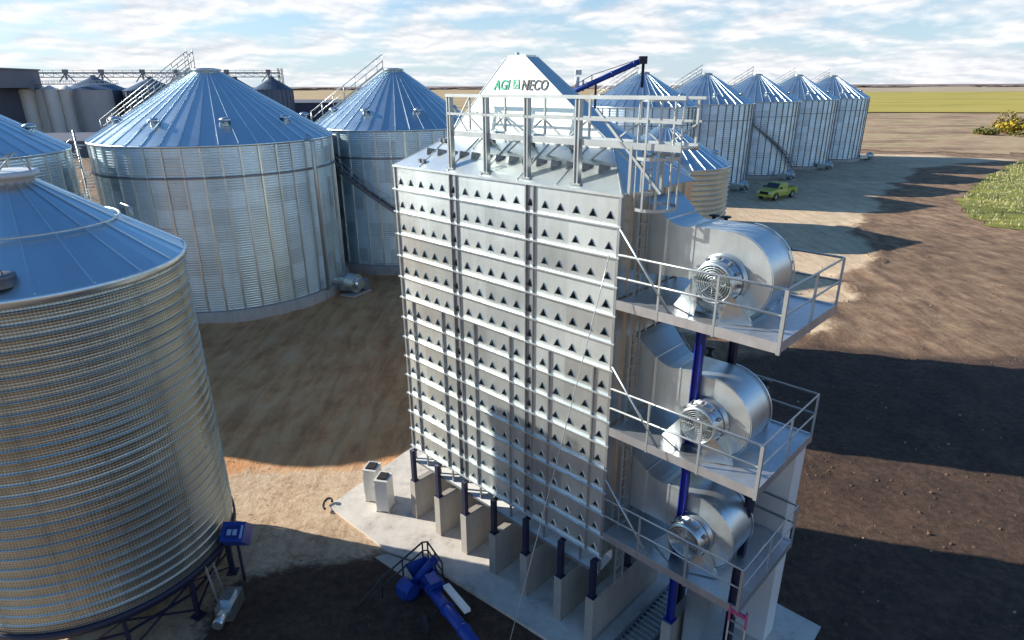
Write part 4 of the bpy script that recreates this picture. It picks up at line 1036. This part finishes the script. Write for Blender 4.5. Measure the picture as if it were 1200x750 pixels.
# ------------------------------------------------------------------ distant facility on the left
fac = thing('elevator_building', 'dark flat-topped storage building with grey upper storey at the far left edge', 'building', (-170, 215, 0), R(8))
b = MB(); b.bb((-70, 0, 0), (0, 24, 17.2)); b.build('wall', SHEDW, fac)
b = MB(); b.bb((-71, -1.5, 15.2), (6.5, 22, 20.8)); b.bb((-71.5, -1.9, 20.8), (7, 22.4, 21.3)); b.build('upper_storey', SHEDR, fac)
for (x0, z0, z1) in ((-22, 2, 15), (-8, 1, 15)):
    b = MB(); b.tube([(x0, -1, z1), (x0+7, -6, z0)], .5, 8); b.build('spout', SHEDR, fac)
b = MB(); b.bb((-44, -6, 5.5), (-14, 0, 6.6)); b.bb((-44, -6, 0), (-43.5, -5.5, 5.5)); b.bb((-15, -6, 0), (-14.5, -5.5, 5.5)); b.build('canopy', WHITE, fac)
# silos
first = None
for i, x in enumerate((-172, -167.4, -163, -158.6)):
    lb = ('leftmost of the tall white silos beside the dark building', 'second tall white silo from the left in the distant cluster', 'third tall white silo from the left in the distant cluster', 'rightmost tall white silo in the distant cluster')[i]
    if first is None:
        first = thing('white_silo', lb, 'silo', (x, 236, 0), 0, 'distant white silos')
        b = MB(); b.lathe([(2.4, 0), (2.4, 14.6)], 24); b.build('wall', SILO, first)
        b = MB(); b.lathe([(2.5, 14.6), (.3, 16.0), (0, 16.0)], 24); b.build('roof', SILO, first)
    else:
        o = copy_tree(first); o.location = (x, 236+(i % 2)*2, 0); o['label'] = lb
sb = thing('grey_silo', 'wide pale grey silo directly right of the tall white silos', 'silo', (-149.5, 238, 0), 0)
b = MB(); b.lathe([(6.2, 0), (6.2, 14.4)], 32); b.build('wall', plain('pale_grey_steel', (.42, .42, .42), .5, .2, .2, .3), sb)
b = MB(); b.lathe([(6.4, 14.4), (.6, 16.6), (0, 16.6)], 32); b.build('roof', DKBIN, sb)
# silo top walkway
t_ = thing('silo_walkway', 'pale walkway with railings along the tops of the distant white silos', 'walkway', (-176, 233, 16.2), R(2))
b = MB(); b.bb((0, 0, 0), (38, 1.2, .3)); b.build('floor', RAIL, t_)
b = MB()
for v in (0, 1.2):
    b.bar((0, v, 1.2), (38, v, 1.2), .12)
    for i in range(20): b.bar((i*2, v, .2), (i*2, v, 1.2), .1)
b.build('railing', RAIL, t_)
# dark bins
dbp = None
for i, (x, y, r_, ze, zp_) in enumerate(((-163, 262, 11.5, 14.2, 19.0), (-141, 262, 10, 14.0, 18.4), (-190, 262, 11, 13, 17.6), (-112, 272, 8.2, 13.5, 18.3), (-97, 272, 7.6, 14.2, 18.4), (-126, 268, 8, 13.4, 17.8))):
    lb = ('dark bin whose conical roof rises right of the white silos, under the long conveyor', 'dark bin half hidden behind the roof stair of the widest bin', 'dark bin between the building and the white silos',
          'dark bin just left of the last one by the conveyor end tower', 'last dark bin to the right, beside the conveyor end tower', 'dark bin hidden behind the peak of the widest bin')[i]
    t_ = thing('distant_bin', lb, 'grain bin', (x, y, 0), 0, 'distant dark bins under the conveyor')
    b = MB(); b.lathe([(r_, 0), (r_, ze)], 40)
    for k in range(24): a = 2*PI*k/24; b.box((r_*1.01*math.cos(a), r_*1.01*math.sin(a), ze/2), (.25, .16, ze), 0, Matrix.Rotation(a, 3, 'Z'))
    b.build('wall', DKBIN, t_)
    b = MB(); b.lathe([(r_+.3, ze-.1), (1.0, zp_-.1), (1.0, zp_+.6), (0, zp_+.7)], 24, smooth=False); b.build('roof', DKBIN, t_)
# long overhead conveyor with end tower
oc = thing('overhead_conveyor', 'long raised truss conveyor running above the distant bins on the left', 'conveyor', (0, 0, 0), 0)
b = MB(); A0, A1 = Vector((-190, 246, 20.3)), Vector((-92.5, 270, 20.3))
b.bar(A0, A1, .8, .55); b.bar(A0-Vector((0, 0, 1.5)), A1-Vector((0, 0, 1.5)), .5, .3)
n = 30
for i in range(n):
    q0, q1 = A0.lerp(A1, i/n), A0.lerp(A1, (i+1)/n); b.bar(q0, q1-Vector((0, 0, 1.5)), .16); b.bar(q0, q0-Vector((0, 0, 1.5)), .14); b.bar(q0, q0+Vector((0, 0, .9)), .1)
b.bar(A0+Vector((0, 0, .95)), A1+Vector((0, 0, .95)), .12)
b.build('truss', DARKST, oc)
for f in (.12, .24, .36, .50, .62, .80, .955):
    q = A0.lerp(A1, f); b = MB(); b.box(q+Vector((0, 0, .5)), (1.6, 1.2, 1.5)); b.bar(q-Vector((0, 0, .2)), q-Vector((0, 0, 2.4)), .5); b.bar(q, q+Vector((3, 0, -3.2)), .3); b.bar(q, q+Vector((-3, 0, -3.2)), .3); b.build('drop_spout', DARKST, oc)
b = MB(); q = A1
for dx, dy in ((-.7, -.7), (.7, -.7), (.7, .7), (-.7, .7)): b.bar((q.x+dx, q.y+dy, 0), (q.x+dx, q.y+dy, 22), .22)
for k in range(14):
    z = k*1.55; b.bar((q.x-.7, q.y-.7, z), (q.x+.7, q.y-.7, z+1.55), .12); b.bar((q.x-.7, q.y-.7, z), (q.x+.7, q.y-.7, z), .12)
b.build('end_tower', plain('rust_brown_steel', (.16, .12, .11), .7), oc)
b = MB(); q = A0
for dx, dy in ((-.7, -.7), (.7, -.7), (.7, .7), (-.7, .7)): b.bar((q.x+dx, q.y+dy, 0), (q.x+dx, q.y+dy, 23), .22)
b.build('elevator_leg', DARKST, oc)
shd = thing('storage_shed', 'long dark blue shed in the field gap between the two left bins', 'shed', (-118, 300, 0), R(6))
b = MB(); b.bb((0, 0, 0), (60, 14, 8.2)); b.build('wall', plain('dark_blue_cladding', (.05, .065, .12), .6), shd)
b = MB(); b.add([(-.5, -.5, 8.2), (60.5, -.5, 8.2), (60.5, 14.5, 8.2), (-.5, 14.5, 8.2), (-.5, 7, 9.4), (60.5, 7, 9.4)], [(0, 1, 5, 4), (3, 2, 5, 4), (0, 4, 3), (1, 5, 2)]); b.build('roof', SHEDR, shd)
shd2 = thing('low_shed', 'low pale-roofed shed in front of the distant dark building at the left', 'shed', (-118, 150, 0), R(6))
b = MB(); b.bb((0, 0, 0), (22, 9, 3.6)); b.build('wall', SHEDW, shd2)
b = MB(); b.add([(-.5, -.5, 3.6), (22.5, -.5, 3.6), (22.5, 9.5, 3.6), (-.5, 9.5, 3.6), (-.5, 4.5, 5.2), (22.5, 4.5, 5.2)], [(0, 1, 5, 4), (3, 2, 5, 4), (0, 4, 3), (1, 5, 2)]); b.build('roof', SHEDR, shd2)
# clutter of machinery between the bins far left
rr = random.Random(21)
kinds = []
for i in range(7):
    x = -115+i*7+rr.uniform(-2, 2); y = 176+rr.uniform(-12, 14)
    t_ = thing('farm_trailer', ['rusty farm trailer', 'grey grain wagon', 'dark implement trailer'][i % 3]+' parked in the far yard, number %d from the left' % (i+1) if False else
               ['rusty tipping trailer at the left of the far yard', 'grey grain wagon next to the rusty trailer', 'dark low trailer in the far yard below the white silos', 'brown wagon parked under the silos', 'grey trailer behind the spiral stair', 'dark wagon close to the shed end', 'rust-coloured trailer nearest the field'][i], 'trailer', (x, y, 0), rr.uniform(0, 3), 'trailers parked in the far yard')
    mt = [plain('rust_paint_%d' % i, (.16, .08, .05), .7), DARKST, SHEDW][i % 3]
    L_ = rr.uniform(4, 7)
    b = MB(); b.add([(-L_/2, -1, 1), (L_/2, -1, 1), (L_/2, 1, 1), (-L_/2, 1, 1), (-L_/2-.3, -1.25, 2.6), (L_/2+.3, -1.25, 2.6), (L_/2+.3, 1.25, 2.6), (-L_/2-.3, 1.25, 2.6)], [(0, 1, 2, 3), (0, 1, 5, 4), (1, 2, 6, 5), (2, 3, 7, 6), (3, 0, 4, 7)]); b.build('box', mt, t_)
    b = MB(); b.bar((L_/2, 0, .9), (L_/2+1.8, 0, .6), .15); b.bar((-L_/2, 0, .9), (L_/2, 0, .9), .3); b.build('drawbar', DARKST, t_)
    for xx in (-L_*.3, L_*.3):
        for s_ in (-1, 1): b = MB(); b.tube([(xx, s_*.95, .5), (xx, s_*1.2, .5)], .5, 16); b.build('wheel', RUBBER, t_)

# ------------------------------------------------------------------ shrubs by the right field
def shrub(label, loc, r_, h, pal, seed, n=900, group='shrubs at the field edge'):
    rr = random.Random(seed); t = thing('shrub', label, 'shrub', loc, rr.uniform(0, 6), group)
    b = MB()
    lobes = [(Vector((rr.uniform(-1, 1)*r_*.6, rr.uniform(-1, 1)*r_*.5, h*rr.uniform(.3, .75))), r_*rr.uniform(.28, .5)) for _ in range(9)]
    for i in range(n):
        c, q = rr.choice(lobes); d = Vector((rr.gauss(0, 1), rr.gauss(0, 1), rr.gauss(0, 1))).normalized()*q*rr.uniform(.5, 1.1)
        o = c+Vector((d.x, d.y, d.z*h/r_*.8)); o.z = max(.1, o.z); s_ = rr.uniform(.12, .28)*r_/2.6
        a = Vector((rr.gauss(0, 1), rr.gauss(0, 1), rr.gauss(0, .6))).normalized(); e = a.cross(Vector((rr.gauss(0, 1), rr.gauss(0, 1), rr.gauss(0, 1)))).normalized()
        b.add([o-a*s_, o+e*s_*.6, o+a*s_, o-e*s_*.6], [(0, 1, 2, 3)], rr.choice((0, 0, 1, 2)))
    b.build('foliage', pal, t, fix=False)
    b = MB()
    for c, q in lobes: b.tube([(c.x*.15, c.y*.15, -.1), (c.x*.6, c.y*.6, c.z*.6), c], [.12, .07, .03], 6)
    b.build('stems', plain('bark_%d' % seed, (.12, .085, .06), .9), t); return t
YL = [plain('yellow_leaf', (.55, .42, .03), .8), plain('gold_leaf', (.42, .30, .04), .8), plain('olive_leaf', (.20, .17, .03), .8)]
GL = [plain('green_leaf', (.10, .13, .02), .8), plain('dull_green_leaf', (.14, .15, .035), .8), plain('dry_leaf', (.24, .17, .07), .8)]
shrub('bright yellow autumn shrub at the field edge by the right border', (158, 206, 0), 5.2, 4.2, YL, 1, 1500)
shrub('brown and olive shrub rising just behind the bright yellow one', (163, 214, 0), 5.0, 6.0, [YL[2], GL[2], YL[1]], 2, 1300)
shrub('olive shrub at the right border, touching the picture edge', (172, 210, 0), 5.2, 5.0, [YL[2], GL[2], GL[1]], 3, 1300)
shrub('low green bush left of the yellow shrub', (149, 204, 0), 4.6, 2.2, GL, 4, 900)
shrub('low green bush in front of the yellow shrub', (157, 196, 0), 5.0, 1.8, GL, 5, 900)
shrub('tiny dark bush inside the green crop at the right border', (70, 82, 0), 1.5, 1.8, GL, 6, 500)
